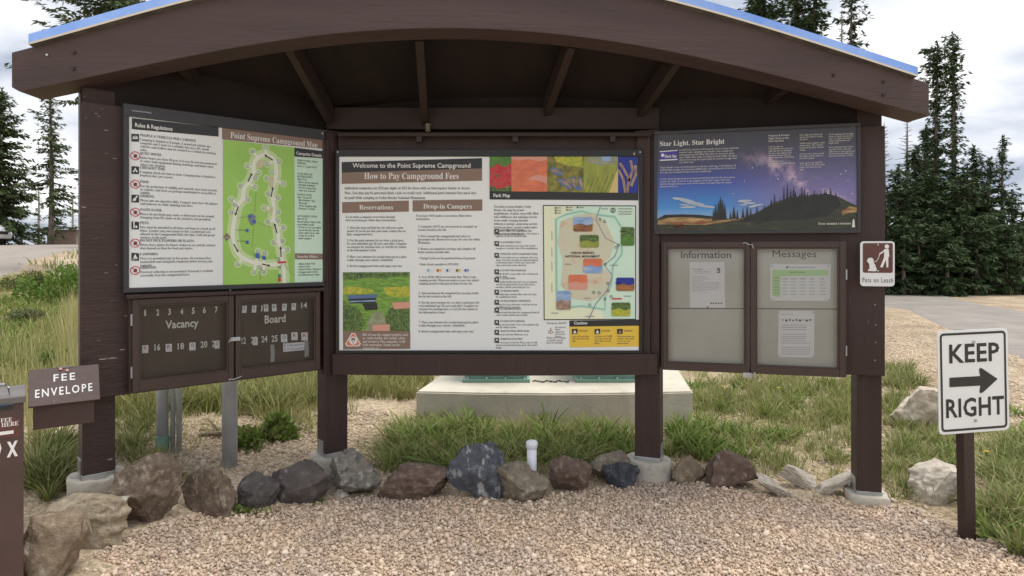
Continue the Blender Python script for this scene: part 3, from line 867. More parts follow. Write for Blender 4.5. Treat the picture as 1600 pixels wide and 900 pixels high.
P.quad(mpb, [(574, 540), (592, 532), (608, 545), (604, 580), (590, 588), (576, 565)], 'map_grey', L(4)); P.disc(mpb, 582, 546, 8, 'map_blue', L(5)); P.disc(mpb, 602, 570, 8, 'map_blue', L(5))
for q in ([(607, 712), (626, 715), (626, 738), (607, 735)], [(638, 724), (654, 726), (654, 744), (638, 742)], [(565, 602), (576, 603), (576, 618), (565, 617)], [(565, 655), (576, 656), (576, 671), (565, 670)]):
    P.quad(mpb, q, 'map_blue', L(6))
for (x0, y0, x1, y1) in ((686, 291, 650, 268), (574, 388, 591, 352), (678, 458, 686, 415), (530, 500, 516, 540), (705, 622, 694, 580), (509, 672, 528, 706), (724, 730, 721, 685), (636, 762, 672, 770)):
    P.line(mpb, [(x0, y0), (x1, y1)], 5, 'ink_black', L(5))
    v = Vector((x1 - x0, y1 - y0)).normalized(); n_ = Vector((-v.y, v.x))
    P.quad(mpb, [(x1 + v.x * 4, y1 + v.y * 4), (x1 - v.x * 8 + n_.x * 6, y1 - v.y * 8 + n_.y * 6), (x1 - v.x * 8 - n_.x * 6, y1 - v.y * 8 - n_.y * 6)], 'ink_black', L(5) + .0003)
for x0, y0, x1, y1 in ((620, 575, 690, 600), (600, 590, 592, 690), (610, 440, 604, 530), (525, 555, 575, 545), (738, 765, 780, 815), (628, 800, 630, 840), (600, 700, 596, 745), (655, 690, 652, 720)):
    for t in np.linspace(0, .9, 8):
        P.line(mpb, [(x0 + (x1 - x0) * t, y0 + (y1 - y0) * t), (x0 + (x1 - x0) * (t + .06), y0 + (y1 - y0) * (t + .06))], 2.6, 'ink_brown', L(4))
P.quad(mpb, [(460, 640), (478, 621), (494, 641), (477, 658)], 'ink_brown', L(4)); P.text(mpb, 'Host', 467, 645, 488, 'ink_white', L(5), cap=7)
P.quad(mpb, [(709, 751), (746, 749), (746, 757), (709, 760)], 'ink_red', L(5)); P.quad(mpb, [(711, 808), (723, 808), (723, 824), (711, 824)], 'map_ring', L(5)); P.quad(mpb, [(711, 826), (723, 826), (723, 842), (711, 842)], 'ink_red', L(5))
P.text(mpb, 'Amphitheater', 522, 610, 562, 'ink_text', L(4), cap=6); P.text(mpb, 'Restrooms', 524, 660, 562, 'ink_text', L(4), cap=6); P.text(mpb, 'Entrance', 696, 736, 718, 'ink_text', L(4), cap=6)
for y, t in ((285, 'FIRST COME, FIRST SERVED\nSites 1 - 8 and 16-25'), (345, 'AVAILABLE BY RESERVATION\nSites 9-15\n- Reserved for entering\n- through midnight\n- Do not occupy sites\n  when not reserved'), (440, 'GROUP SITES\nSites 13 and 22\n- Reservations only\n  20 people\n- Tents camping only\n- Parking 3 vehicles'), (538, 'ACCESSIBLE SITES\nSites 8, 22\nReserved for visitors with\naccessibility needs\n- If there is no reservation\n  tag on the site, the site\n  opens after 6 p.m. and\n  it may be used by\n  other campers')):
    P.para(tb, serif(t), 797, y, 915, 'ink_text', L(3), 12.5, 1.0)
P.para(tb, serif('- Alpine Pond Trail\n- Sunset Trail\n- Spectra Point / Ramparts\n- Campground Trail to\n  the Information Center'), 797, 755, 912, 'ink_text', L(3), 12.5, 1.0)
emblem(P, k_['emblem'], 911, 170, 6, .002)
k_.done()
mb = MB()
for x_, y_ in ((492, 880), (977, 255), (930, 375)):
    a_, b_ = P.px(x_, y_); mb.tube([(min(a_, P.L - .012), -.004, b_), (min(a_, P.L - .012), .004, b_)], .004, 'steel', 8); break
mb.build('screw', P.obj)

# ---- fee information sign in the middle
P = Plane((-1.306, 4.735), (0.965, 4.735), .953)
P.root('fee_information_sign', 'large white board on paying campground fees with coloured park map in the middle', 'sign')
hgt = 1.512
f_, pan = framed(P, P.L, hgt, .024, y1=.07, top=.052, m='frame_black')
k_ = Ink(P, pan); hb, tb = k_['heading'], k_['text']
P.crop(520, 225, 2.728)
P.quad(hb, [(38, 77), (636, 60), (636, 104), (38, 122)], 'ink_black', L(1)); P.text(hb, 'Welcome to the Point Supreme Campground', 84, 101, 587, 'ink_white', L(2), cap=19, bold=.012)
P.quad(hb, [(38, 122), (636, 104), (636, 156), (38, 170)], 'ink_brown', L(1) + .0002); P.text(hb, 'How to Pay Campground Fees', 134, 149, 537, 'ink_white', L(2), cap=26, ser=True)
P.quad(hb, [(40, 248), (324, 241), (324, 288), (40, 294)], 'ink_brown', L(1)); P.text(hb, 'Reservations', 113, 279, 257, 'ink_white', L(2), cap=19, ser=True)
P.quad(hb, [(340, 240), (637, 236), (637, 284), (340, 288)], 'ink_brown', L(1)); P.text(hb, 'Drop-in Campers', 386, 275, 592, 'ink_white', L(2), cap=19, ser=True)
paras = [(50, 180, 612, 'Individual campsites are $24 per night, or $12 for those with an Interagency Senior or Access Pass. You may pay by personal check, cash, or credit card. Additional park entrance fees must also be paid while camping at Cedar Breaks National Monument.'),
    (54, 304, 318, 'If you made a campsite reservation through www.recreation.gov, follow these instructions:'),
    (60, 350, 312, '1. Drive the loop and find the site with your name posted. If you do not find your name, contact the on-duty campground host.'),
    (60, 404, 318, '2. Pay the park entrance fee (or show a park pass) for each individual age 16 years and older. Complete an entrance fee envelope here, or visit the fee station at the Information Center.'),
    (60, 474, 318, '3. Place your entrance fee receipt hang tag in a place visible through your vehicle\'s windshield.'),
    (60, 513, 322, '4. Review campground rules and enjoy your stay!'),
    (354, 299, 630, 'If you have NOT made a reservation, follow these instructions:'),
    (362, 345, 630, '1. Campsites #9-15 are not reserved or occupied: see vacancy board on the left.'),
    (362, 386, 630, '2. Drive around the campground and select an unoccupied site. Return here to pay for your site within 30 minutes.'),
    (362, 440, 630, '3. Remove an unpaid fee envelope and complete all blank sections on both sides.'),
    (364, 480, 640, '\u2022 Charge Cards are the preferred form of payment.'), (364, 506, 630, '\u2022 Make checks payable to NPS-DOI.'),
    (366, 560, 632, '4. Tear off the filled-out envelope flap. This is your camping permit. When you return to your site, attach camping permit to the post in front of your site.'),
    (366, 629, 632, '5. Seal and deposit the completed fee envelope inside the fee box located to the left.'),
    (366, 669, 632, '6. Pay the park entrance fee (or show a park pass) for each individual age 16 years and older. Complete an entrance fee envelope here, or visit the fee station at the Information Center.'),
    (366, 753, 634, '7. Place your entrance fee receipt hang tag in a place visible through your vehicle\'s windshield.'),
    (366, 792, 640, '8. Review campground rules and enjoy your stay!')]
for x0, y0, x1, t in paras:
    P.para(tb, serif(t), x0, y0, x1, 'ink_text', L(1), 14.0 if y0 > 200 else 16.5, 1.0 if y0 > 200 else 1.25)
cb = k_['card_marks']
for x_, m1, m2 in ((411, 'ph_sky', 'pmap_mint'), (452, 'ink_red', 'yellow'), (493, 'map_blue', 'ink_white'), (534, 'ink_text', 'yellow'), (570, 'map_blue', 'ph_sky')):
    P.quad(cb, [(x_ - 13, 531), (x_ + 13, 531), (x_ + 13, 547), (x_ - 13, 547)], 'ink_white', L(1))
    P.disc(cb, x_ - 4, 539, 6, m1, L(2), 12); P.disc(cb, x_ + 5, 539, 6, m2, L(2) + .0003, 12)
ph = k_['meadow_photo']
P.quad(ph, [(43, 547), (328, 546), (328, 797), (43, 797)], 'ph_meadow', L(1))
P.quad(ph, [(43, 547), (328, 546), (328, 562), (250, 566), (200, 574), (150, 568), (90, 580), (43, 572)], 'ph_bush', L(2))
P.quad(ph, [(43, 612), (90, 606), (170, 622), (180, 636), (120, 640), (43, 640)], 'ph_yellow', L(2)); P.quad(ph, [(215, 612), (328, 606), (328, 650), (260, 654), (220, 636)], 'ph_yellow', L(2))
P.quad(ph, [(43, 740), (43, 664), (75, 690), (110, 700), (140, 760), (120, 797), (43, 797)], 'ph_bush', L(2)); P.quad(ph, [(215, 760), (240, 700), (290, 690), (328, 700), (328, 797), (230, 797)], 'ph_bush', L(2))
P.quad(ph, [(140, 797), (150, 760), (170, 720), (205, 712), (222, 740), (230, 797)], 'ph_path', L(3)); P.quad(ph, [(250, 676), (328, 672), (328, 700), (262, 704)], 'ph_pink', L(3)); P.quad(ph, [(168, 772), (243, 768), (243, 797), (168, 797)], 'ph_pink', L(4))
P.quad(ph, [(125, 680), (188, 676), (192, 706), (140, 710)], 'ph_dark', L(3)); P.quad(ph, [(66, 654), (184, 650), (182, 676), (70, 680)], 'ph_dark', L(4)); P.quad(ph, [(63, 646), (186, 641), (185, 656), (65, 660)], 'ph_blue', L(5))
P.line(ph, [(70, 672), (182, 668)], 5, 'ph_sky', L(5))
fb = k_['fee_note']
P.quad(fb, [(43, 797), (330, 797), (330, 873), (44, 876)], 'ink_brown', L(1))
P.quad(fb, [(52, 852), (80, 806), (94, 806), (120, 852), (112, 862), (60, 863)], 'ink_white', L(2)); P.quad(fb, [(57, 852), (82, 810), (92, 810), (115, 852), (109, 858), (63, 859)], 'ph_orange', L(3)); P.disc(fb, 87, 838, 17, 'ink_white', L(4), 18)
emblem(P, fb, 87, 838, 11, L(5))
P.para(fb, serif('80% of your fees support projects such as: visitor facility, law, health, safety, and resources. Fire, campsites, & the Visit restoration. Thank you for supporting us!'), 127, 806, 326, 'ink_white', L(2), 14.5, 1.0)
P.crop(755, 225, 2.7255)
st = k_['photo_strip']
P.quad(st, [(27, 46), (663, 52), (661, 240), (27, 236)], 'ink_black', L(1)); P.text(hb, 'Park Map', 44, 226, 114, 'ink_white', L(2), cap=14, bold=.02)
P.quad(st, [(27, 46), (120, 44), (120, 202), (27, 200)], 'ph_red', L(2)); P.quad(st, [(27, 46), (120, 44), (120, 82), (90, 98), (60, 84), (27, 104)], 'ph_green', L(3)); P.quad(st, [(27, 200), (27, 180), (70, 192), (120, 176), (120, 202)], 'ph_bush', L(3))
P.quad(st, [(120, 44), (272, 45), (272, 203), (120, 202)], 'ph_orange', L(2)); P.quad(st, [(120, 44), (272, 45), (272, 66), (240, 74), (190, 64), (150, 72), (120, 62)], 'ph_pink', L(3)); P.quad(st, [(185, 150), (230, 130), (272, 140), (272, 168), (230, 156)], 'ph_pink', L(3))
P.quad(st, [(272, 46), (428, 48), (428, 206), (272, 203)], 'ph_olive', L(2)); P.quad(st, [(300, 48), (420, 48), (428, 100), (360, 92), (310, 76)], 'ph_yellow', L(3))
for q in ([(282, 108), (300, 96), (340, 120), (332, 138), (300, 128)], [(316, 146), (352, 150), (380, 186), (366, 194), (322, 166)], [(372, 140), (388, 138), (390, 186), (374, 184)], [(402, 142), (420, 142), (422, 196), (392, 196), (390, 184), (406, 180)]):
    P.quad(st, q, 'ph_blue', L(4)); P.quad(st, [((a + 334) / 2 if 0 else a + 2, b + 8) for a, b in q[:3]], 'ph_branch', L(5))
P.quad(st, [(428, 48), (574, 50), (574, 207), (428, 206)], 'ph_lime', L(2)); P.quad(st, [(440, 49), (574, 50), (572, 86), (500, 92), (450, 80)], 'ph_path', L(3)); P.quad(st, [(500, 50), (548, 50), (544, 72), (506, 74)], 'ph_sky', L(4)); P.quad(st, [(574, 100), (574, 207), (536, 207), (556, 150)], 'ph_sand', L(4))
for i in range(6): P.line(st, [(430 + i * 18, 206), (452 + i * 20, 150 - i * 4)], 4, 'ph_olive', L(3))
P.quad(st, [(574, 54), (658, 56), (658, 208), (574, 207)], 'ph_navy', L(2))
for q in ([(612, 207), (622, 150), (600, 110), (582, 80)], [(622, 160), (636, 110), (628, 70)], [(630, 180), (650, 130), (648, 90)], [(606, 207), (596, 150), (576, 110)]):
    P.line(st, q, 11, 'ph_branch', L(4))
P.para(tb, serif('Traveling to great heights, Cedar Breaks sits atop the grand amphitheater. Explore steep cliffs filled with wildflowers and subalpine forests. From studies ranging beneath wilderness geology, stand atop ancient bristlecone pines, spend a night under the starry skies, or experience the richness of our wild places.'), 45, 260, 240, 'ink_text', L(1), 14, 1.05)
ib = k_['pictogram']
ent = [(372, 'INFORMATION CENTER', 'Find your park information here, ask a ranger a question or buy the bookstore gifts.'), (424, 'ACCESSIBLE TRAIL', 'Two mile roundtrip paved, easy trail around meadows to overlook views of the amphitheater.'), (474, 'SPECTRA POINT & RAMPARTS TRAIL', 'Trail is two miles one way, moderate with steep drops. From the rim walk out along the plateau to bristlecone pines. Watch your step at cliff edges and storms in the afternoon.'), (544, 'SUNSET VIEW OVERLOOK', 'A pull off with a short walk to the overlook and picnic tables.'), (578, 'ALPINE POND', 'Self guided double loop trail, easy to moderate. Ask for the guide book to learn of the forest, meadows, and the pond along the way.'), (631, 'CHESSMAN RIDGE', 'The high ridge overlook offers wide views into the amphitheater below.'), (674, 'POINT SUPREME CAMPGROUND', 'Twenty five sites with water, restrooms and an amphitheater for programs.'), (708, 'CAMPGROUND TRAIL', 'A paved trail that links the campground with the visitor contact station and overlook.'), (760, 'NORTH VIEW OVERLOOK', 'Steep and short walk. Views of the northern rim and the valleys beyond.'), (802, 'RATTLESNAKE CREEK TRAIL', 'Strenuous trail into wilderness area.'), (836, 'BRISTLECONE PINES', 'Old trees grow on the rim. Please stay on trails and do not touch their living bark. The wood is fragile.')]
for y, h_, b_ in ent:
    P.quad(ib, [(48, y - 10), (67, y - 10), (67, y + 10), (48, y + 10)], 'ink_black', L(1)); P.quad(ib, [(52, y + 6), (55, y - 5), (61, y - 5), (63, y + 6), (58, y - 1)], 'ink_white', L(2)); P.disc(ib, 76, y - 6, 4, 'ink_text', L(1), 10, ring=.7)
    P.text(tb, h_, 82, y - 2, 82 + 5.0 * len(h_), 'ink_text', L(1), cap=7.5, ser=True); P.para(tb, serif(b_), 54, y + 4, 240, 'ink_text', L(1), 11.0, 1.0)
mpb = k_['park_map']
P.quad(mpb, [(254, 260), (651, 262), (651, 748), (258, 750)], 'ink_black', L(1)); P.quad(mpb, [(258, 264), (647, 266), (647, 744), (262, 746)], 'pmap_cream', L(2))
P.quad(mpb, [(400, 266), (647, 266), (647, 744), (520, 745), (500, 700), (420, 690), (330, 700), (308, 640), (306, 330), (340, 300)], 'pmap_mint', L(3))
rim = [(352, 300), (420, 286), (470, 300), (560, 310), (592, 360), (590, 470), (552, 520), (545, 600), (520, 650), (518, 705), (420, 690), (330, 700), (312, 620), (310, 320), (352, 300)]
P.line(mpb, rim, 9, 'pmap_rim', L(4))
P.quad(mpb, [(330, 330), (400, 300), (470, 296), (520, 330), (560, 420), (540, 480), (500, 520), (550, 560), (530, 640), (460, 670), (380, 660), (330, 600), (340, 500), (316, 420)], 'pmap_buff', L(4) + .0004)
P.line(mpb, [(500, 264), (480, 320), (520, 400), (580, 430), (560, 480), (515, 515), (550, 560), (530, 620), (480, 680), (450, 744)], 4, 'ink_grey', L(5) + .0006)
for x0, y0, x1, y1, q in ((384, 311, 466, 373, ('ph_sky', 'ph_sunset')), (411, 387, 492, 441, ('ph_bush', 'ph_lime')), (586, 354, 644, 433, ('ph_bush', 'ph_green')), (426, 488, 507, 550, ('ph_sky', 'ph_red')), (363, 557, 443, 620, ('ph_orange', 'ph_pink')), (566, 569, 644, 626, ('ph_navy', 'ph_sunset')), (311, 626, 373, 706, ('ph_sky', 'ph_branch')), (547, 675, 627, 733, ('ph_bush', 'ph_yellow'))):
    P.quad(mpb, [(x0 + 5, y0), (x1 - 5, y0), (x1, y0 + 6), (x1, y1 - 6), (x1 - 5, y1), (x0 + 5, y1), (x0, y1 - 6), (x0, y0 + 6)], q[0] if q[1] != 'ph_red' else 'ph_orange', L(7))
    ym = y0 + (y1 - y0) * .5
    P.quad(mpb, [(x0, ym + 4), (x0 + (x1 - x0) * .4, ym - 4), (x0 + (x1 - x0) * .7, ym + 5), (x1, ym - 2), (x1, y1 - 6), (x1 - 5, y1), (x0 + 5, y1), (x0, y1 - 6)], q[1] if q[1] != 'ph_red' else 'ph_sky', L(8))
P.text(mpb, 'CEDAR BREAKS', 374, 468, 473, 'ink_black', L(7), cap=9, bold=.02); P.text(mpb, 'NATIONAL MONUMENT', 349, 483, 497, 'ink_black', L(7), cap=9, bold=.02)
for x_, y_ in ((497, 321), (517, 330), (576, 432), (565, 440), (520, 512), (530, 594), (470, 632), (494, 634), (518, 660), (454, 685), (545, 650), (532, 626)):
    P.disc(mpb, x_, y_, 6, 'ink_text', L(7), 12, ring=.65)
P.line(mpb, [(548, 659), (590, 659)], 6, 'ink_red', L(7))
for x_, y_, w_ in ((312, 272, 20), (312, 283, 20), (312, 294, 20), (360, 270, 22), (360, 281, 22), (405, 270, 24), (502, 276, 30), (540, 516, 34), (560, 592, 26), (580, 372, 26), (600, 648, 30), (350, 512, 26), (428, 657, 30), (432, 734, 40), (575, 276, 60), (575, 288, 60), (575, 298, 56), (290, 720, 30)):
    P.line(mpb, [(x_, y_), (x_ + w_, y_)], 3.2, 'ink_grey', L(7))
    if x_ < 420 and y_ < 300: P.quad(mpb, [(x_ - 6, y_ - 4), (x_ - 1, y_ - 4), (x_ - 1, y_ + 3), (x_ - 6, y_ + 3)], 'ink_black', L(7))
for y_ in (370, 440, 500, 590): P.line(mpb, [(292, y_), (293, y_ + 40)], 2.5, 'ink_grey', L(4))
P.disc(mpb, 553, 282, 11, 'ink_text', L(7), 16, ring=.75); P.line(mpb, [(553, 290), (553, 274)], 4, 'ink_text', L(7))
cb = k_['caution_panel']
P.quad(cb, [(367, 752), (669, 748), (669, 774), (367, 778)], 'ink_black', L(1)); P.text(cb, 'Caution', 387, 768, 443, 'ink_white', L(2), cap=12, bold=.02); P.quad(cb, [(367, 778), (669, 774), (666, 862), (369, 866)], 'yellow', L(1))
for x_, h_, b_ in ((378, 'STEEP CLIFFS', 'Loose rock and sheer cliffs. Stay back from edges.'), (474, 'ALTITUDE', 'Elevation over 10,000 feet. Take it slow and drink water to avoid illness.'), (570, 'LIGHTNING', 'Afternoon storms are common. Seek shelter in your car; leave exposed places.')):
    P.quad(cb, [(x_, 788), (x_ + 24, 787), (x_ + 24, 809), (x_, 810)], 'ink_black', L(2)); P.quad(cb, [(x_ + 5, 806), (x_ + 12, 791), (x_ + 20, 806)], 'ink_white' if x_ < 560 else 'ph_branch', L(3))
    P.text(cb, h_, x_ + 28, 799, x_ + 66, 'ink_text', L(2), cap=7, ser=True); P.para(cb, serif(b_), x_, 814, x_ + 84, 'ink_text', L(2), 10, 1.0)
P.quad(cb, [(276, 803), (287, 782), (300, 803), (288, 809)], 'ph_branch', L(1)); P.disc(cb, 288, 797, 8, 'ink_white', L(2)); emblem(P, cb, 288, 797, 5, L(3)); P.text(cb, 'Emergency, dial 911', 272, 766, 355, 'ink_text', L(1), cap=7, ser=True)
P.para(cb, serif('Recreation fee dollars support this park in many projects'), 306, 776, 356, 'ink_text', L(1), 9.5); P.para(cb, serif('Thank you for helping to keep this special place for all people.'), 270, 820, 358, 'ink_text', L(1), 10.5)
emblem(P, k_['emblem'], 643, 42, 6, .002)
k_.done()
mb = MB()
for x_ in (.018, P.L - .018):
    mb.tube([(x_, -.004, hgt - .02), (x_, .004, hgt - .02)], .006, 'steel', 8)
mb.build('screw', P.obj)

# ---- night sky sign on the right wing
P = Plane((1.055, 4.75), (2.409, 4.42), 1.838)
P.root('night_sky_sign', 'dark framed panel about stars with a printed purple and blue night landscape', 'sign')
hgt = .762
f_, pan = framed(P, P.L, hgt, .022, y1=.048, top=.024, face='night_sky')
k_ = Ink(P, pan); P.crop(1010, 180, 4.571)
hb, tb, ph = k_['heading'], k_['text'], k_['night_photo']
P.text(hb, 'Star Light, Star Bright', 96, 221, 558, 'ink_white', L(2), cap=34, ser=True)
P.quad(ph, [(95, 262), (222, 252), (222, 312), (95, 318)], 'logo_purple', L(1)); P.quad(ph, [(95, 258), (222, 248), (222, 254), (95, 264)], 'ink_white', L(2)); P.quad(ph, [(95, 318), (222, 312), (222, 320), (95, 326)], 'ink_white', L(2)); P.text(hb, 'Dark Sky', 132, 304, 216, 'ink_white', L(2), cap=20, bold=.02); P.disc(ph, 116, 286, 12, 'ink_white', L(2), 14)
for x0, y0, x1, t, z_ in ((235, 240, 662, 'It used to be natural to all humanity. A sea of stars overhead inspired myth, navigation and dreams. Step outside this evening and see the Milky Way that our ancestors gazed upon. Night skies today are fading beneath bright city lights, and we are losing the opportunity for wonder at night that our elders had.', 19.5), (98, 366, 650, 'Cedar Breaks is one of the few places to still see a dark sky. In the absence of artificial light at night, the nocturnal wildlife hunt, rest and flourish. From here you may see thousands of stars with the unaided eye.', 19.5), (98, 448, 640, 'In 2017 Cedar Breaks became an International Dark Sky Park for its work to protect the night. Come to a star program led by dark rangers and view planets through telescopes, learn of the stories, and help keep the natural darkness above us.', 19.5),
        (872, 138, 1050, 'Preserve & Protect: Night Vision at the Dark Sky Park', 21), (872, 218, 1062, 'Look up, gaze at constellations and enjoy the night sky with no flashlight. Let your eyes adapt to the darkness and you will see many more stars of the Milky Way.', 17), (872, 322, 1060, 'Help protect our campground skies by reducing light pollution.', 17),
        (1094, 134, 1275, 'Use a light only when and where you need it. A dark sky place.', 17), (1094, 194, 1275, 'Shield outdoor lights so light points down. This reduces unwanted sky glow, wasted energy.', 17), (1094, 270, 1275, 'Choose warm colors, avoid blue light, and dim lights to the level needed.', 17), (1094, 334, 1275, 'Look out for the night life. Turn off your RV porch light before you sleep for the night.', 17),
        (1302, 130, 1490, 'Avoid washing out the night vision of others around you. Use a red light, be kind to others seeking dark and bright skies.', 17), (1302, 222, 1490, 'Share what you learn of the sky with others. Visit the night skies at many parks and see how the stars belong to everyone wherever we live.', 17)):
    P.para(tb, t, x0, y0, x1, 'ink_white' if z_ > 20 else 'board_cream', L(2), z_ * .92, 1.0)
P.quad(ph, [(80, 740), (180, 712), (300, 722), (460, 722), (620, 745), (700, 730), (800, 690), (900, 630), (1030, 585), (1180, 570), (1290, 560), (1380, 585), (1430, 612), (1512, 652), (1512, 836), (72, 842), (74, 760)], 'night_ground', L(1))
P.quad(ph, [(80, 752), (160, 732), (260, 728), (470, 740), (470, 756), (640, 742), (660, 748), (520, 770), (420, 782), (80, 780)], 'night_glow', L(2))
P.quad(ph, [(80, 740), (130, 712), (260, 708), (380, 712), (470, 722), (468, 730), (300, 726), (160, 726)], 'night_tree', L(3))
for x_, y_, w_, h_, tl in ((240, 598, 60, 9, .10), (290, 612, 70, 14, .22), (350, 632, 75, 13, .16), (430, 652, 62, 9, .10), (300, 656, 62, 8, -.03), (270, 640, 40, 6, .1), (700, 612, 52, 9, -.05), (735, 628, 48, 7, .02), (780, 646, 52, 8, -.22), (690, 640, 30, 5, 0)):
    P.quad(ph, [(x_ + w_ * math.cos(a_) * (1 + .12 * math.sin(3 * a_ + x_)), y_ - h_ * math.sin(a_) + tl * w_ * math.cos(a_)) for a_ in np.linspace(0, 2 * math.pi, 15)[:-1]], 'night_cloud', L(2) + x_ * 1e-6)
P.quad(ph, [(660, 752), (800, 716), (850, 660), (930, 640), (1030, 600), (1180, 585), (1290, 566), (1370, 588), (1390, 640), (1300, 720), (1150, 742), (900, 756), (700, 764)], 'night_tree', L(2))
r_ = random.Random(5)
trees_px = [(530, 590, 740, 26), (495, 640, 742, 18), (480, 680, 744, 12), (515, 620, 742, 16), (560, 640, 740, 18), (545, 610, 742, 16), (625, 655, 740, 18), (600, 690, 742, 10), (650, 680, 742, 12), (690, 670, 742, 16), (720, 660, 745, 18), (745, 668, 745, 14), (790, 650, 740, 14)]
for i in range(26):
    x_ = 805 + i * 22 + r_.uniform(-6, 6); base = np.interp(x_, [800, 900, 1030, 1180, 1290, 1380], [735, 680, 640, 620, 620, 600])
    top = np.interp(x_, [800, 900, 1030, 1100, 1200, 1240, 1290, 1330, 1380], [640, 585, 470, 500, 510, 470, 540, 500, 550]) + r_.uniform(0, 70)
    trees_px.append((x_, top, base + 40, r_.uniform(14, 26)))
for x_, t_, b_, w_ in trees_px:
    L_, R__ = [], []
    n = 6
    for j in range(n):
        t = j / n; yy = t_ + (b_ - t_) * t; ww = w_ * (t * .9 + .08)
        L_ += [(x_ - ww - 2, yy + 6), (x_ - ww * .55, yy + 7)]; R__ += [(x_ + ww + 2, yy + 4), (x_ + ww * .55, yy + 6)]
    P.quad(ph, [(x_, t_ - 8)] + R__ + [(x_ + w_, b_), (x_ - w_, b_)] + L_[::-1], 'night_tree', L(3) + .0002 * (len(L_) % 3) + r_.uniform(0, .0008))
P.quad(ph, [(1390, 690), (1450, 650), (1512, 660), (1512, 690), (1440, 700), (1400, 715)], 'night_glow', L(2))
P.quad(ph, [(190, 790), (250, 776), (285, 785), (260, 802), (200, 804)], 'rust', L(3))
for x_ in range(470, 690, 24): P.line(ph, [(x_, 772 - (x_ - 470) * .12), (x_ + 1, 758 - (x_ - 470) * .12)], 7, 'night_glow', L(4))
for x_, y_ in ((757, 376), (1358, 443), (1440, 468), (1374, 498), (1390, 420), (845, 300), (1060, 440), (940, 455), (1470, 560), (1424, 398), (700, 470), (620, 560)): P.disc(ph, x_, y_, r_.uniform(2, 4.5), 'night_star', L(1), 8)
P.text(hb, 'Every moment a treasure', 1228, 782, 1462, 'board_cream', L(3), cap=16, ser=True); P.quad(ph, [(1468, 800), (1474, 748), (1484, 740), (1490, 800)], 'board_cream', L(3))
P.text(hb, 'Cedar Breaks', 103, 142, 226, 'ink_grey', L(2), cap=8); P.text(hb, 'National Monument', 1295, 86, 1396, 'ink_grey', L(2), cap=8)
emblem(P, k_['emblem'], 1471, 74, 13, L(3))
k_.done()
# ------------------------------------------------------------------ glazed cases, notices and tags
def solo(P, mb, name, label, cat, group=None, dy=0.0):
    """link plane-local geometry as a top-level one-mesh thing with its origin at its own foot"""
    v = np.array(mb.v); c = ((v[:, 0].min() + v[:, 0].max()) / 2, v[:, 1].max(), v[:, 2].min())
    mb.v = [(p[0] - c[0], p[1] - c[1], p[2] - c[2]) for p in mb.v]
    o = mb.build(name); o.location = P.at3(*c); o.rotation_euler = (0, 0, P.rz)
    return tag(o, label, cat, group)

def door(P, a0, b0, a1, b1, st, rail_t, rail_b, y0=-.03, y1=-.004, hinge=None):
    mb = MB()
    mb.box((a0, y0, b0), (a0 + st, y1, b1), 'case_paint', .003); mb.box((a1 - st, y0, b0), (a1, y1, b1), 'case_paint', .003)
    mb.box((a0 + st + .0004, y0 + .0005, b0), (a1 - st - .0004, y1, b0 + rail_b), 'case_paint', .003); mb.box((a0 + st + .0004, y0 + .0005, b1 - rail_t), (a1 - st - .0004, y1, b1), 'case_paint', .003)
    i = .011                                              # inner bead round the pane
    for q in (((a0 + st, b0 + rail_b), (a0 + st + i, b1 - rail_t)), ((a1 - st - i, b0 + rail_b), (a1 - st, b1 - rail_t)), ((a0 + st + i, b0 + rail_b), (a1 - st - i, b0 + rail_b + i)), ((a0 + st + i, b1 - rail_t - i), (a1 - st - i, b1 - rail_t))):
        mb.box((q[0][0], y0 + .009, q[0][1]), (q[1][0], y1 - .001, q[1][1]), 'case_paint')
    d = mb.build('door', P.obj)
    mb = MB(); y_ = y0 + .015
    mb.poly([(a0 + st, y_, b0 + rail_b), (a1 - st, y_, b0 + rail_b), (a1 - st, y_, b1 - rail_t), (a0 + st, y_, b1 - rail_t)], 'pane'); mb.build('pane', d)
    if hinge is not None:
        for bb in (b0 + (b1 - b0) * .16, b0 + (b1 - b0) * .72):
            mb = MB(); mb.tube([(hinge, y0 - .002, bb), (hinge, y0 - .002, bb + .07)], .006, 'steel', 8)
            mb.build('hinge', d)
    return d

# ---- vacancy board
P = Plane((-2.361, 3.89), (-1.373, 4.75), .842)
P.root('vacancy_board', 'low brown glazed case of campsite numbers lettered Vacancy Board', 'notice case')
P.crop(190, 450, 4.848)
aL, aM0, aM1, aR = P.px(80, 400, .03)[0], P.px(852, 400, .03)[0], P.px(864, 400, .03)[0], P.px(1505, 400, .03)[0]
H_ = .578
mb = MB()
mb.box((aL - .012, -.002, .0), (aL + .012, .054, H_), 'case_paint', .002); mb.box((aR - .012, -.002, .0), (aR + .012, .054, H_), 'case_paint', .002)
mb.box((aL + .0125, -.001, .0), (aR - .0125, .054, .02), 'case_paint', .002); mb.box((aL + .0125, -.001, H_ - .02), (aR - .0125, .054, H_), 'case_paint', .002)
mb.build('case', P.obj)
mb = MB(); mb.box((aL - .03, -.05, H_ + .001), (aR + .03, .054, H_ + .024), 'brown_paint', .003); mb.build('ledge', P.obj)
mb = MB(); mb.box((aL + .0125, .040, .021), (aR - .0125, .052, H_ - .021), 'vac_back'); bp = mb.build('back_panel', P.obj)
mb = MB()
for i, (x_, y_) in enumerate(((177, 210), (271, 207), (360, 203), (453, 200), (540, 195), (624, 191), (714, 187))):
    P.text(mb, str(i + 1), x_ - (8 if i else 6), y_, x_ + (14 if i else 8), 'ink_white', -.038, cap=44, bold=.025)
P.text(mb, 'Vacancy', 332, 308, 583, 'ink_white', -.038, cap=58, bold=.02); P.text(mb, 'Board', 1084, 268, 1242, 'ink_white', -.038, cap=58, bold=.02)
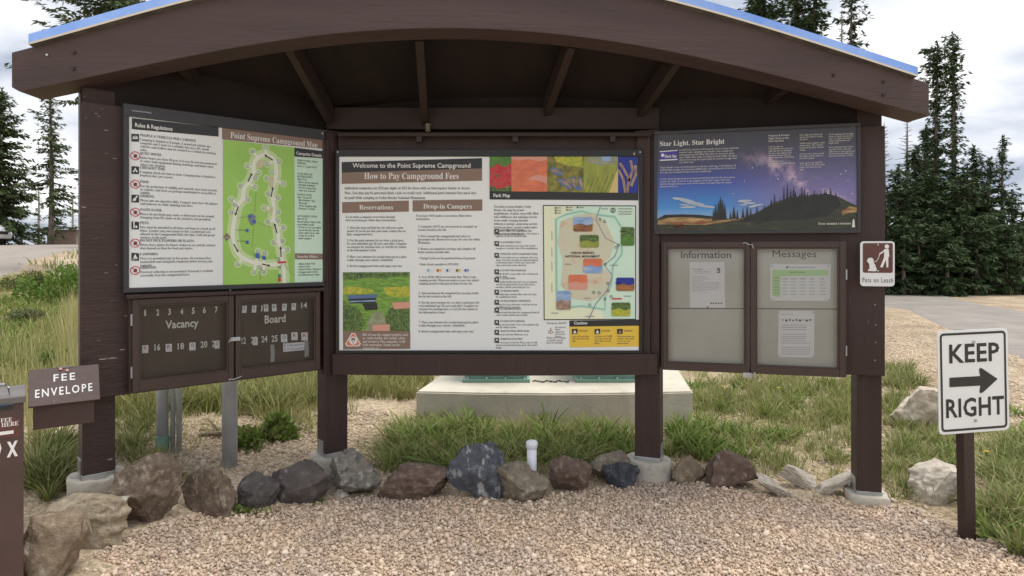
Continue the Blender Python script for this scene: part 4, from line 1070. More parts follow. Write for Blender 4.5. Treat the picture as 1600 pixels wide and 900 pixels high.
P.text(mb, '14', 1360, 152, 1405, 'ink_white', -.038, cap=40, bold=.02); P.text(mb, '10', 1058, 176, 1110, 'ink_white', -.038, cap=44, bold=.02)
for t_, x_, y_, w_ in (('16', 249, 474, 44), ('18', 425, 466, 48), ('20', 598, 452, 52), ('21', 684, 446, 40), ('22', 898, 424, 44), ('23', 980, 418, 46), ('24', 1059, 412, 46), ('25', 1136, 408, 46)):
    P.text(mb, t_, x_, y_, x_ + w_, 'ink_white', -.038, cap=46, bold=.02)
mb.build('lettering', bp)
door(P, aL + .002, .004, aM0, H_ - .004, .034, .036, .062, hinge=aL - .004)
door(P, aM1, .004, aR - .002, H_ - .004, .030, .036, .062)
mb = MB(); a_, b_ = P.px(865, 385, .035); mb.box((a_ - .04, -.043, b_ - .014), (a_ + .028, -.031, b_ + .012), 'zinc_pipe', .003); mb.tube([(a_ - .045, -.036, b_ - .02), (a_ - .04, -.05, b_ + .01)], .006, 'steel', 8); mb.build('hasp', P.obj)
mb = MB(); pts = [(812, 700), (822, 690), (850, 692), (880, 680), (908, 668)]; mb.tube([(P.px(x_, y_, .036)[0], -.036, P.px(x_, y_, .036)[1]) for x_, y_ in pts], .004, 'steel', 7); mb.build('hook', P.obj)
for x0, y0, x1, y1, w_ in ((1140, 430, 1142, 560, 30), (1398, 395, 1402, 520, 34)):
    mb = MB(); P.line(mb, [(x0, y0), ((x0 + x1) / 2 + 4, (y0 + y1) / 2), (x1, y1)], w_, 'tape', -.037); mb.build('tape_strip', bp)
tags = [('8', 928, 163, 'R'), ('9', 1002, 160, 'R'), ('10', 1096, 152, 'R'), ('11', 1158, 150, 'R'), ('12', 1232, 147, 'R'), ('13', 1303, 143, 'R'), ('15', 178, 464, 'R'), ('17', 358, 454, 'R'), ('19', 536, 443, 'O'), ('21', 722, 430, 'O'), ('23', 1012, 404, 'O'), ('26', 1232, 382, 'O'), ('27', 1310, 366, 'R'), ('28', 1386, 368, 'R')]
TL = {'8': 'paper tag hung first on the left in the upper row beside Board', '9': 'second paper tag from the left in the upper row beside Board', '10': 'white tag half covering the number 10 of the upper row', '11': 'paper tag just right of the number 10 in the upper row',
      '12': 'paper tag above the last letters of the word Board', '13': 'paper tag directly left of the number 14', '15': 'white tag with red R directly left of the number 16', '17': 'white tag hung between the numbers 16 and 18', '19': 'white tag hung between the numbers 18 and 20',
      '21': 'small tag half covering the number 21 by the case door edge', '23': 'small tag half covering the number 23 in the right hand door', '26': 'white tag directly right of the number 25', '27': 'white tag in the middle of three above the reserved card', '28': 'last white tag marked with red R above the grey strip'}
rr = random.Random(2)
for n_, x_, y_, ch in tags:
    w_, h_ = (17, 27) if n_ in ('8', '9', '10', '11', '12', '13') else (24, 30)
    if n_ in ('21', '23'): w_ = 19
    mb = MB(); sk = rr.uniform(-4, 4); c = [(x_ - w_ + sk, y_ - h_), (x_ + w_ + sk, y_ - h_ - 2), (x_ + w_, y_ + h_ - 2), (x_ - w_, y_ + h_)]
    A_ = [P.px(px_, py_, -.033) for px_, py_ in c]
    mb.prism([A_[0], A_[3], A_[2], A_[1]], .0325, .0335, 'paper')
    P.text(mb, ch, x_ - w_ * .45 + sk, y_ + 4, x_ + w_ * .5, 'ink_red' if ch == 'R' and n_ in ('15', '28', '17', '27') else 'map_ring', -.0320, cap=24, bold=.01)
    solo(P, mb, 'paper_tag', TL[n_], 'tag', 'paper tags on the vacancy board')
mb = MB(); c = [(1222, 420), (1384, 408), (1384, 470), (1224, 484)]; A_ = [P.px(px_, py_, -.030) for px_, py_ in c]; mb.prism([A_[0], A_[3], A_[2], A_[1]], .0295, .0305, 'paper')
P.text(mb, 'R = Reserved', 1230, 446, 1374, 'map_blue', -.0290, cap=16); P.text(mb, 'O = Occupied', 1230, 476, 1376, 'map_blue', -.0290, cap=16)
solo(P, mb, 'key_card', 'small white card explaining R reserved and O occupied', 'card')

# ---- message board
P = Plane((1.055, 4.75), (2.409, 4.42), .836)
P.root('message_board', 'tall two door glazed case lettered Information and Messages with grey backing', 'notice case')
P.crop(1010, 360, 3.751)
aL, aM0, aM1, aR = P.px(98, 400, .03)[0], P.px(604, 400, .03)[0], P.px(612, 400, .03)[0], P.px(1168, 400, .03)[0]
H_ = .945
mb = MB()
mb.box((aL - .012, -.002, .0), (aL + .012, .049, H_), 'case_paint', .002); mb.box((aR - .012, -.002, .0), (aR + .012, .049, H_), 'case_paint', .002)
mb.box((aL + .0125, -.001, .0), (aR - .0125, .049, .016), 'case_paint', .002); mb.box((aL + .0125, -.001, H_ - .016), (aR - .0125, .049, H_), 'case_paint', .002)
mb.build('case', P.obj)
mb = MB(); mb.box((aL + .0125, .032, .017), (aR - .0125, .047, H_ - .017), 'case_back'); bp = mb.build('back_panel', P.obj)
mb = MB(); P.line(mb, [(125, 457), (1128, 461)], 4.5, 'ink_text', -.0305); mb.build('seam', bp)
mb = MB(); P.text(mb, 'Information', 203, 162, 496, 'ink_text', -.0305, cap=40, bold=.012); P.text(mb, 'Messages', 740, 157, 996, 'ink_text', -.0305, cap=40, bold=0.0); mb.build('lettering', bp)
door(P, aL + .002, .003, aM0, H_ - .003, P.px(118, 400, .03)[0] - aL, .040, .052)
door(P, aM1, .003, aR - .002, H_ - .003, P.px(642, 400, .03)[0] - aM1, .040, .052, hinge=aR + .004)
mb = MB(); a_, b_ = P.px(590, 850, .04); mb.box((a_ - .028, -.046, b_ - .018), (a_ + .03, -.031, b_ + .02), 'steel', .003); mb.tube([(a_ + .05, -.038, b_ - .025), (a_ + .05, -.038, b_ + .025)], .008, 'steel', 8); mb.tube([(a_ - .04, -.038, b_), (a_ + .06, -.038, b_)], .004, 'steel', 6); mb.build('latch', P.obj)
mb = MB(); pts = [(565, 76), (580, 72), (600, 84), (620, 82), (626, 104)]; mb.tube([(P.px(x_, y_, .036)[0], -.036, P.px(x_, y_, .036)[1]) for x_, y_ in pts], .004, 'steel', 7); mb.build('hook', P.obj)
def sheet(c, label, draw):
    mb = MB(); A_ = [P.px(px_, py_, -.0285) for px_, py_ in c]
    mb.prism([A_[0], A_[3], A_[2], A_[1]], .0282, .0290, 'paper'); draw(mb)
    solo(P, mb, 'paper_notice', label, 'notice')
o_ = -.0275
def d1(mb):
    P.text(mb, 'To Campers', 270, 232, 332, 'ink_text', o_, cap=9); P.para(mb, 'Information for visitors and campers staying in the park', 280, 236, 400, 'ink_grey', o_, 9)
    P.para(mb, 'Please remember to keep a clean camp and enjoy your visit', 270, 266, 372, 'ink_grey', o_, 11); P.para(mb, 'There are bears and other animals living in the park. Keep food in your vehicle, use the trash bins, and please keep your distance from wildlife at all times. Thank you for your help in caring for this place and have a pleasant stay with us.', 266, 300, 440, 'ink_grey', o_, 10)
    P.line(mb, [(414, 224), (430, 226)], 8, 'ink_text', o_); P.line(mb, [(416, 236), (428, 232), (430, 246), (414, 246)], 7, 'ink_text', o_)
    for i in range(5): P.disc(mb, 379 + i * 15, 427, 5, 'ink_text', o_, 8)
    P.disc(mb, 359, 450, 5, 'ink_red', o_, 10)
sheet([(252, 186), (458, 186), (462, 454), (255, 454)], 'white letter sheet pinned below the word Information', d1)
def d2(mb):
    P.quad(mb, [(738, 230), (1066, 232), (1066, 264), (785, 268), (785, 388), (738, 386)], 'paper_green', o_)
    P.text(mb, 'Program Schedule This Week', 838, 220, 990, 'ink_text', o_, cap=8); P.text(mb, 'Ranger Programs', 838, 248, 930, 'ink_text', o_ + .0006, cap=8); P.disc(mb, 825, 216, 6, 'ink_text', o_, 8)
    for i in range(6):
        y_ = 284 + i * 18
        P.line(mb, [(745, y_ - 6), (778, y_ - 6)], 4, 'ink_grey', o_ + .0006)
        for x_ in (800, 850, 905, 960, 1020): P.line(mb, [(x_ - 5, y_), (x_ + 22 + (i * 7 + x_) % 12, y_)], 2.5, 'ink_grey' if i else 'ink_text', o_)
    for x_, y_ in ((735, 208), (1068, 210), (735, 404), (1070, 408)): P.disc(mb, x_, y_, 5, 'steel', o_ + .001, 10)
sheet([(724, 196), (1080, 198), (1078, 414), (724, 412)], 'wide white timetable sheet with a pale green header below Messages', d2)
def d3(mb):
    for i, x_ in enumerate(range(800, 965, 20)): P.disc(mb, x_, 525 + (i % 2) * 3, 7 if i % 3 else 5, 'ink_text', o_, 7 if i % 2 else 4)
    P.text(mb, 'Notice to all visitors', 786, 494, 858, 'ink_grey', o_, cap=8)
    for y_ in range(556, 730, 13):
        if y_ not in (595, 673): P.line(mb, [(790, y_), (962 - (y_ * 7) % 30, y_)], 2.6, 'ink_grey', o_)
    for x_, y_ in ((776, 478), (978, 482), (774, 738), (978, 738)): P.disc(mb, x_, y_, 4, 'steel', o_ + .001, 8)
sheet([(774, 470), (985, 472), (983, 745), (771, 744)], 'white sheet with a row of small black symbols in the lower right door', d3)

# ---- pets on leash sign on the right end of the kiosk
a0, b0 = WR.px(1344, 447, .03); a1, _ = WR.px(1398, 447, .03)
pA, pB = WR.at3(a0, -.03, 0), WR.at3(a1, -.03, 0)
P = Plane((pA.x, pA.y), (pB.x, pB.y), b0)
P.root('pets_sign', 'small brown and white sign of a person walking a dog on a leash', 'sign')
def rrect(w, h, r, n=6, x0=0, z0=0):
    o = []
    for cx, cz, a in ((w - r, r, -90), (w - r, h - r, 0), (r, h - r, 90), (r, r, 180)):
        for i in range(n + 1):
            t = R(a + 90 * i / n); o.append((x0 + cx + r * math.cos(t), z0 + cz + r * math.sin(t)))
    return o
Hs = P.px(1370, 377)[1]
mb = MB(); mb.prism(rrect(P.L, Hs, .022), 0, .004, 'sign_white', .001); pl_ = mb.build('plate', P.obj)
P.crop(1010, 360, 3.751)
mb = MB(); q0, q1 = P.px(1268, 248), P.px(1444, 74)
mb.poly([(x_, -.0015, z_) for x_, z_ in rrect(q1[0] - q0[0], q1[1] - q0[1], .012, 5, q0[0], q0[1])], 'sign_brown')
mb.build('brown_field', pl_)
mb = MB(); o_ = .003
P.disc(mb, 1409, 94, 12, 'ink_white', o_, 16)
P.quad(mb, [(1398, 108), (1420, 108), (1424, 150), (1418, 160), (1418, 216), (1408, 218), (1404, 172), (1384, 218), (1370, 214), (1392, 160), (1394, 130)], 'ink_white', o_)
P.line(mb, [(1400, 112), (1384, 128), (1366, 138)], 8, 'ink_white', o_ + .0004); P.line(mb, [(1366, 138), (1362, 160), (1346, 182), (1328, 186)], 3, 'ink_white', o_ + .0008)
P.quad(mb, [(1292, 176), (1302, 162), (1322, 160), (1328, 172), (1330, 186), (1340, 200), (1352, 236), (1340, 240), (1300, 238), (1298, 230), (1308, 226), (1306, 196), (1296, 186)], 'ink_white', o_)
P.quad(mb, [(1322, 162), (1332, 170), (1330, 190), (1322, 182)], 'sign_white', o_ + .0006)
mb.build('pictogram', pl_)
mb = MB(); P.text(mb, 'Pets on Leash', 1267, 304, 1446, 'ink_text', o_, cap=28, ser=False, space=1.15); mb.build('lettering', pl_)
mb = MB()
for x_, y_ in ((1356, 84), (1357, 237)):
    a_, b_ = P.px(x_, y_); mb.tube([(a_, -.006, b_), (a_, 0, b_)], .006, 'steel', 8)
mb.build('bolt', P.obj)

# ---- keep right sign
P = Plane((2.603, 3.90), (3.094, 3.98), .589)
P.root('traffic_sign', 'white KEEP RIGHT sign with black arrow on a brown post', 'road sign')
P.obj.rotation_euler = (0, -.022, P.rz)
Ws, Hs = P.L, .634
mb = MB(); mb.prism(rrect(Ws, Hs, .03), 0, .004, 'sign_white', .001); pl_ = mb.build('plate', P.obj)
mb = MB(); o_, i_ = .016, .030
A_ = rrect(Ws - 2 * o_, Hs - 2 * o_, .026, 6, o_, o_); B_ = rrect(Ws - 2 * i_, Hs - 2 * i_, .014, 6, i_, i_); n = len(A_)
mb.add([(x_, -.0015, z_) for x_, z_ in A_] + [(x_, -.0015, z_) for x_, z_ in B_], [(k, (k + 1) % n, n + (k + 1) % n, n + k) for k in range(n)], 'ink_black'); mb.build('border', pl_)
def sg(x_, y_):
    u = (x_ - 160) / 257.0; t_, b_ = 86 - 4 * u, 483 - 28 * u
    return (u * Ws, (1 - (y_ - t_) / (b_ - t_)) * Hs)
def sign_text(mb, s_, x0, y, x1, cap):
    V, Fs = text_geo(s_, cap / .68, .022, None, 1.0, 1.05); lo, hi = min(v[0] for v in V), max(v[0] for v in V); p, q = sg(x0, y), sg(x1, y); k = (q[0] - p[0]) / (hi - lo)
    mb.add([(p[0] + (v[0] - lo) * k, -.0015, p[1] + v[1]) for v in V], Fs, 'ink_black')
mb = MB(); sign_text(mb, 'KEEP', 201, 208, 384, .108); sign_text(mb, 'RIGHT', 186, 416, 398, .108)
mb.build('lettering', pl_)
mb = MB(); arrow = [(200, 264), (312, 258), (308, 236), (312, 227), (320, 230), (376, 269), (322, 318), (312, 323), (308, 316), (312, 294), (200, 300)]
mb.poly([(sg(*p)[0], -.0015, sg(*p)[1]) for p in arrow], 'ink_black'); mb.build('arrow', pl_)
mb = MB()
for x_, y_ in ((290, 130), (291, 424)):
    a_, b_ = sg(x_, y_); mb.tube([(a_, -.007, b_), (a_, 0, b_)], .009, 'steel', 10)
mb.build('bolt', pl_)
mb = MB(); a_ = sg(272, 400)[0]; mb.box((a_ - .040, .006, -.78), (a_ + .036, .066, Hs - .006), 'brown_paint', .005); mb.build('post', P.obj)

# ---- fee envelope box on the left post
P = Plane((-2.610, 3.452), (-2.345, 3.644), .732)
P.root('fee_envelope_box', 'brown wooden box with slanted FEE ENVELOPE lid beside the left post', 'box')
mb = MB(); mb.box((.020, .03, 0), (.300, .17, .140), 'fee_brown', .004)
mb.add([(.022, .032, .141), (.298, .032, .141), (.298, .168, .141), (.022, .168, .141), (.022, .135, .285), (.298, .135, .285), (.298, .168, .285), (.022, .168, .285)], [(0, 1, 5, 4), (0, 4, 7, 3), (1, 2, 6, 5), (3, 7, 6, 2), (4, 5, 6, 7)], 'fee_brown')
mb.box((.20, .171, .03), (.26, .40, .10), 'fee_brown', .003)
mb.build('case', P.obj)
mb = MB(); mb.box((0, 0, 0), (P.L, .016, .225), 'fee_brown', .003); lid = mb.build('lid', P.obj); lid.location = (0, -.008, .136); lid.rotation_euler = (R(-36), 0, 0)
mb = MB()
def lid_text(s_, x0, x1, z_, cap, tilt=0.0):
    V, Fs = text_geo(s_, cap / .68, .012, None, 1.0, 1.3); lo, hi = min(v[0] for v in V), max(v[0] for v in V); k = (x1 - x0) / (hi - lo)
    mb.add([(x0 + (v[0] - lo) * k, -.0015, z_ + v[1] + (v[0] - lo) * k * tilt) for v in V], Fs, 'ink_white')
lid_text('FEE', .112, .212, .138, .043); lid_text('ENVELOPE', .030, .292, .050, .047, .03)
mb.build('lettering', lid)
mb = MB()
for a_, z_ in ((.145, .210), (.175, .198)): mb.tube([(a_, -.010, z_), (a_, 0, z_)], .007, 'ph_pink', 9)
mb.box((.13, -.003, .216), (.20, .018, .229), 'fee_grey', .002); mb.build('hasp', lid)

# ---- fee deposit box at the left edge
P = Plane((-2.521, 2.744), (-2.251, 2.95), .03)
P.root('fee_deposit_box', 'tall brown steel fee deposit box with slot and white lettering at left edge', 'fee box')
mb = MB(); mb.box((0, 0, 0), (P.L, .30, .98), 'fee_brown', .006); mb.build('body', P.obj)
mb = MB(); mb.box((-.008, -.012, .981), (P.L + .008, .315, 1.012), 'fee_grey', .004); mb.build('lid', P.obj)
mb = MB()
mb.tube([(P.L * .35, .05, 1.01), (P.L * .35, .04, 1.055), (P.L * .40, .035, 1.066), (P.L * .80, .035, 1.066), (P.L * .84, .04, 1.05), (P.L * .84, .05, 1.01)], .007, 'steel', 8); mb.build('handle', P.obj)
mb = MB(); a1 = P.px(20, 637)[0]; b_ = P.px(0, 637)[1]; mb.box((.06, -.004, b_ - .012), (a1, -.0005, b_ + .008), 'ink_black'); mb.box((.058, -.006, b_ + .0085), (a1 + .004, -.0005, b_ + .012), 'map_blue'); mb.build('slot', P.obj)
mb = MB(); mb.poly([(P.px(x_, y_)[0], -.0015, P.px(x_, y_)[1]) for x_, y_ in ((-72, 686), (31, 683), (31, 652), (-72, 654))], 'sign_brown')
P.crop(0, 560, 2.645)
P.rect(mb, -150, 310, 56, 324, 'ink_white', .0022)
P.text(mb, 'DEPOSIT FEE', -120, 281, 50, 'ink_white', .0028, cap=17, ser=True); P.text(mb, 'ENVELOPES HERE', -160, 306, 76, 'ink_white', .0028, cap=17, ser=True); mb.build('sticker', P.obj)
mb = MB(); P.text(mb, 'B', -112, 406, -72, 'ink_white', .0015, cap=56, bold=.045); P.text(mb, 'O', -42, 406, 6, 'ink_white', .0015, cap=56, bold=.045); P.text(mb, 'X', 28, 406, 74, 'ink_white', .0015, cap=56, bold=.05)
mb.build('lettering', P.obj)

# ------------------------------------------------------------------ pipes, pad and cabinets behind
def pipe(name, label, cat, px, py, d, w_px, top, m='zinc_pipe', extra=None, group=None):
    p = at(px, py, d); r = w_px / F * d / 2; g = float(gz(p.x, p.y))
    o = thing(name, label, cat, (p.x, p.y, g), 0, group)
    mb = MB(); mb.tube([(0, 0, -.06), (0, 0, top - g)], r, m, 18); mb.build('pipe', o, True)
    if extra: extra(o, r)
    return o
def coupling(o, r):
    mb = MB(); mb.tube([(0, 0, .02), (0, 0, .12)], r * 1.18, 'pad_green', 18); mb.build('coupling', o)
def clamp(o, r):
    mb = MB(); mb.tube([(0, 0, .62), (0, 0, .645)], r * 1.25, 'steel', 14); mb.build('clamp', o)
pipe('conduit', 'thickest grey conduit of the three with a green coupling at its foot', 'conduit', 254, 735, 4.95, 17, 1.6, extra=coupling, group='grey conduits behind the left wing')
pipe('conduit', 'middle thin conduit of the three side by side', 'conduit', 270, 733, 4.97, 7, 1.6, extra=clamp, group='grey conduits behind the left wing')
pipe('conduit', 'thin conduit nearest the single steel pole', 'conduit', 280, 733, 4.97, 8, 1.6, extra=clamp, group='grey conduits behind the left wing')
pipe('steel_pole', 'single round grey steel pole under the hasp of the vacancy case', 'pole', 359, 740, 4.80, 23, 1.6)
def cap_(o, r):
    mb = MB(); mb.tube([(0, 0, .290), (0, 0, .295), (0, 0, .334), (0, 0, .342)], [r * 1.0, r * 1.22, r * 1.22, r * 1.0], 'pvc', 18); mb.build('cap', o, True)
pipe('pipe_stub', 'short white plastic pipe with round cap between the rocks', 'pipe', 831, 732, 4.62, 15, .335, 'pvc', cap_)

pad = thing('concrete_pad', 'low cream concrete slab under the green cabinets', 'slab', (.45, 6.3, 0))
plan = [(-.945, 6.30), (-.3, 6.235), (.4, 6.205), (1.1, 6.235), (1.78, 6.30), (2.05, 8.2), (-.62, 8.2)]
b = bmesh.new(); vs0 = [b.verts.new((x_ - .45, y_ - 6.3, -.1)) for x_, y_ in plan]; f = b.faces.new(vs0)
r_ = bmesh.ops.extrude_face_region(b, geom=[f])
for v in r_['geom']:
    if isinstance(v, bmesh.types.BMVert): v.co.z = .335
bmesh.ops.recalc_face_normals(b, faces=list(b.faces)); bmesh.ops.bevel(b, geom=list(b.edges), offset=.015, segments=2, affect='EDGES')
mb = MB(); mb.bm(b, 'pad_concrete'); mb.build('slab', pad)
mb = MB(); mb.tube([(.22 - .45 + .02 * i, 6.75 - 6.3 + .03 * math.sin(i), .345 + .004 * math.sin(i * 2)) for i in range(20)], .008, 'dark_bolt', 6); mb.build('cable', pad)
def cabinet(x0, x1, y0, label):
    o = thing('utility_cabinet', label, 'cabinet', ((x0 + x1) / 2, y0, .336), 0, 'green cabinets on the slab'); w = (x1 - x0) / 2
    mb = MB(); mb.box((-w + .03, .04, .0), (w - .03, .70, 1.0), 'pad_green', .012); mb.build('body', o)
    mb = MB(); mb.box((-w, 0, 0), (w, .74, .035), 'pad_green', .006); fl = mb.build('base_flange', o)
    for k in range(4):
        mb = MB(); a_ = -w + .06 + k * (2 * w - .12) / 3; mb.tube([(a_, .02, .035), (a_, .02, .055)], .014, 'steel', 6); mb.build('bolt', fl)
    mb = MB(); mb.prism([(-w - .01, 1.0), (w + .01, 1.0), (w + .01, 1.05), (-w - .01, 1.05)], .01, .73, 'pad_green', .008); mb.build('lid', o)
    mb = MB(); mb.box((-w + .06, .028, .10), (-.01, .039, .95), 'pad_green', .004); mb.box((.01, .028, .10), (w - .06, .039, .95), 'pad_green', .004); mb.build('door', o)
    mb = MB(); mb.box((-.03, .012, .5), (.03, .027, .62), 'steel', .004); mb.build('handle', o)
cabinet(-.526, .19, 6.72, 'green metal cabinet on the slab between the two centre posts'); cabinet(.665, 1.36, 6.72, 'green metal cabinet on the slab partly behind the right centre post')
# ------------------------------------------------------------------ rocks along the gravel edge
def rockmat(name, a, b, c, scale=7, bump=.7, patch=None, lo=.36, hi=.64):
    mat(name, a, b, scale=scale * 2.0, rough=.9, bump=bump * 1.3, bscale=scale * 5, c3=c, lo=lo, hi=hi, spec=.25, chips=(*patch, .13) if patch else None)
rockmat('rock_tan', (.22, .165, .115), (.40, .32, .23), (.31, .24, .17), 10, patch=((.55, .50, .42), 9, .60, (1, 1, 1)))
rockmat('rock_cream', (.30, .25, .18), (.50, .44, .34), (.42, .34, .24), 9, patch=((.62, .59, .53), 11, .60, (1, 1, 1)))
rockmat('rock_brown', (.15, .11, .08), (.35, .275, .205), (.23, .175, .13), 11, patch=((.46, .41, .33), 14, .60, (1, 1, 1)))
rockmat('rock_dark', (.085, .076, .072), (.19, .165, .15), (.125, .112, .105), 9, patch=((.30, .28, .25), 16, .64, (1, 1, 1)))
rockmat('rock_purple', (.105, .086, .082), (.20, .165, .15), (.14, .118, .11), 8, .7, patch=((.34, .31, .28), 15, .66, (1, 1, 1)))
rockmat('rock_lichen', (.26, .24, .205), (.56, .53, .46), (.38, .35, .30), 14, 1.0, patch=((.12, .11, .10), 20, .58, (1, 1, 1)))
rockmat('rock_red', (.135, .088, .070), (.29, .205, .16), (.19, .135, .105), 10, patch=((.36, .32, .27), 14, .62, (1, 1, 1)))
rockmat('rock_blue', (.085, .090, .105), (.185, .19, .205), (.12, .126, .142), 9, patch=((.48, .48, .47), 20, .55, (1, 1, .4)))
rockmat('rock_navy', (.052, .055, .068), (.13, .135, .15), (.08, .084, .098), 10)
rockmat('rock_olive', (.19, .158, .12), (.38, .33, .25), (.28, .235, .175), 10, patch=((.10, .095, .09), 16, .60, (1, 1, 1)))
rockmat('rock_pale', (.46, .41, .34), (.66, .61, .52), (.56, .50, .42), 7, .6, patch=((.34, .29, .23), 12, .62, (1, 1, 1)))
rockmat('rock_buff', (.48, .40, .31), (.70, .62, .52), (.58, .50, .40), 6, .7)
rockmat('rock_block', (.20, .15, .10), (.36, .28, .20), (.27, .21, .145), 10)

def rock(px0, py0, px1, py1, m, label, seed, tilt=0.0, box=.5, chips=9, deep=.85, lift=.0, slab=False):
    r = random.Random(seed); off = Vector((r.uniform(-50, 50), r.uniform(-50, 50), r.uniform(-50, 50)))
    foot = on_ground((px0 + px1) / 2, py1 - 1); d = foot.y
    w = (px1 - px0) / F * (d + .08) * 1.05; h = (py1 - py0) / F * (d + .04) + .05
    dep = max(.12, min(w, max(h, w * .6)) * deep)
    b = bmesh.new(); bmesh.ops.create_icosphere(b, subdivisions=5, radius=1.0)
    planes = []
    for i in range(chips + 5):
        n = Vector((r.gauss(0, 1), r.gauss(0, 1), r.gauss(0, .9))).normalized(); planes.append((n, r.uniform(.40, .74)))
    for v in b.verts:
        p = v.co.copy(); e = 1 + box * 3.0
        k = (abs(p.x) ** e + abs(p.y) ** e + abs(p.z) ** e) ** (-1 / e) if box > 0 else 1
        p *= k
        for n, c in planes:
            t = p.dot(n) - c
            if t > 0: p -= n * t * .97
        u = p.normalized()
        rg = 1 - abs(mnoise.noise(p * 2.3 + off)); rg2 = 1 - abs(mnoise.noise(p * 5.5 - off))
        p += u * ((rg - .75) * .17 + (rg2 - .75) * .075 + mnoise.fractal(p * 7 + off, .9, 2.1, 4) * .035 + mnoise.noise(p * 24 + off) * .010)
        if slab: p = Vector((p.x, p.y * .7, p.z * .30))
        v.co = p
    bmesh.ops.rotate(b, verts=list(b.verts), matrix=Matrix.Rotation(tilt, 3, 'Y'))
    C_ = np.array([v.co[:] for v in b.verts]); lo, hi = C_.min(0), C_.max(0)
    for v in b.verts:
        q = [(v.co[i] - lo[i]) / (hi[i] - lo[i]) for i in range(3)]
        v.co = Vector(((q[0] - .5) * w, (q[1] - .5) * dep, q[2] * h - .05))
    mb = MB(); mb.bm(b, m); o = mb.build('rock', None, True)
    yc = d + dep * .42
    o.location = ((px0 + px1) / 2000 * yc - .8 * yc, yc, foot.z + lift - .012)
    return tag(o, label, 'rock', 'rocks edging the gravel')
RK = [(28, 806, 134, 925, 'rock_tan', 'big tan brown rock beside the deposit box at the bottom edge', 1, 0, .3),
      (70, 780, 206, 858, 'rock_cream', 'flat topped cream rock in front of the left concrete footing', 2, .1, .5),
      (184, 722, 272, 829, 'rock_brown', 'tall leaning brown rock right of the left footing', 3, .5, .35),
      (282, 737, 371, 810, 'rock_brown', 'rounded brown rock in front of the steel pole, bare gravel before it', 4, -.3, .3),
      (370, 747, 433, 800, 'rock_dark', 'small dark grey rock with green sprigs at its foot', 5, .2, .4),
      (424, 726, 520, 791, 'rock_purple', 'smooth dark purple grey boulder left of the pale lichened rock', 6, .3, .4),
      (507, 708, 598, 780, 'rock_lichen', 'pale pitted lichen covered rock in front of the left centre footing', 7, 0, .25),
      (594, 729, 705, 784, 'rock_red', 'long low dark reddish rock left of the blue grey boulder', 8, 0, .7),
      (702, 698, 791, 781, 'rock_blue', 'tall blue grey boulder streaked with white', 9, .35, .4),
      (769, 729, 858, 788, 'rock_olive', 'grey tan angular rock in front of the white pipe stub', 10, -.3, .4),
      (859, 719, 924, 774, 'rock_red', 'rust red rounded rock between the grey tan and two tone rocks', 11, .1, .2),
      (922, 709, 985, 755, 'rock_olive', 'tan rock tucked behind the small navy rock', 12, .2, .3),
      (941, 722, 998, 766, 'rock_navy', 'small navy blue black rock left of the right centre footing', 13, -.2, .4),
      (1047, 715, 1103, 757, 'rock_block', 'small square brown block right of the right centre footing', 14, 0, .9),
      (1100, 708, 1181, 765, 'rock_red', 'round grey and red rock right of the square brown block', 15, 0, .3),
      (1178, 742, 1240, 780, 'rock_pale', 'flat pale stone lying at the gravel edge right of the red rock', 16, .45, .6),
      (1220, 727, 1277, 765, 'rock_pale', 'thin pale slab leaning to the left in the grass', 17, .55, .8),
      (1271, 737, 1334, 776, 'rock_pale', 'thin pale slab leaning against the right post footing', 18, -.5, .8),
      (1422, 726, 1500, 790, 'rock_pale', 'smooth pale grey boulder behind the KEEP RIGHT post', 19, .4, .3),
      (1388, 607, 1468, 670, 'rock_buff', 'large buff boulder with a white top in the grass behind the sign', 20, .12, .7),
      (1436, 636, 1470, 668, 'rock_pale', 'small white chunk at the end of the buff boulder', 21, 0, .5),
      (522, 766, 545, 781, 'rock_pale', 'fist sized pale stone at the foot of the lichened rock', 22, 0, .3),
      (446, 660, 466, 672, 'rock_pale', 'small pale stone beside the bright green plant', 23, 0, .4),
      (104, 706, 128, 722, 'rock_olive', 'small olive stone in the grass behind the left footing', 24, 0, .4)]
for a in RK:
    rock(*a, deep=.6 if 'slab' in a[5] else .85, slab='slab' in a[5] or 'flat pale' in a[5])

# ------------------------------------------------------------------ loose gravel
ICO = None
def pebbles(name, pts, size, cols, squash=(.55, .95), seed=1):
    global ICO
    if ICO is None:
        b = bmesh.new(); bmesh.ops.create_icosphere(b, subdivisions=1, radius=1.0)
        b.verts.index_update(); ICO = (np.array([v.co[:] for v in b.verts]), np.array([[v.index for v in f.verts] for f in b.faces])); b.free()
    g = np.random.default_rng(seed); n = len(pts); V0, F0 = ICO; k = len(V0)
    J = V0[None] * (1 + g.normal(0, .22, (n, k, 1)))
    sc = np.stack([np.ones(n), g.uniform(.6, 1, n), g.uniform(*squash, n)], 1) * size[:, None]
    J = J * sc[:, None, :]
    q = g.normal(size=(n, 4)); q[:, 1:3] *= .35; q /= np.linalg.norm(q, axis=1, keepdims=True)
    w, x, y, z = q.T
    Rm = np.stack([np.stack([1 - 2 * (y * y + z * z), 2 * (x * y - z * w), 2 * (x * z + y * w)], -1), np.stack([2 * (x * y + z * w), 1 - 2 * (x * x + z * z), 2 * (y * z - x * w)], -1), np.stack([2 * (x * z - y * w), 2 * (y * z + x * w), 1 - 2 * (x * x + y * y)], -1)], 1)
    J = np.einsum('nij,nkj->nki', Rm, J) + pts[:, None, :]
    Fs = (F0[None] + (np.arange(n) * k)[:, None, None]).reshape(-1, 3)
    ramp_mat(name + '_stone', cols, .9, 0, patch=((.86, .83, .82), (1.06, .99, .90)))
    return tag(mesh_np(name, J.reshape(-1, 3), Fs, name + '_stone'), kind='stuff')
def poly_world(px_pts):
    return np.array([G2(*p) for p in px_pts])
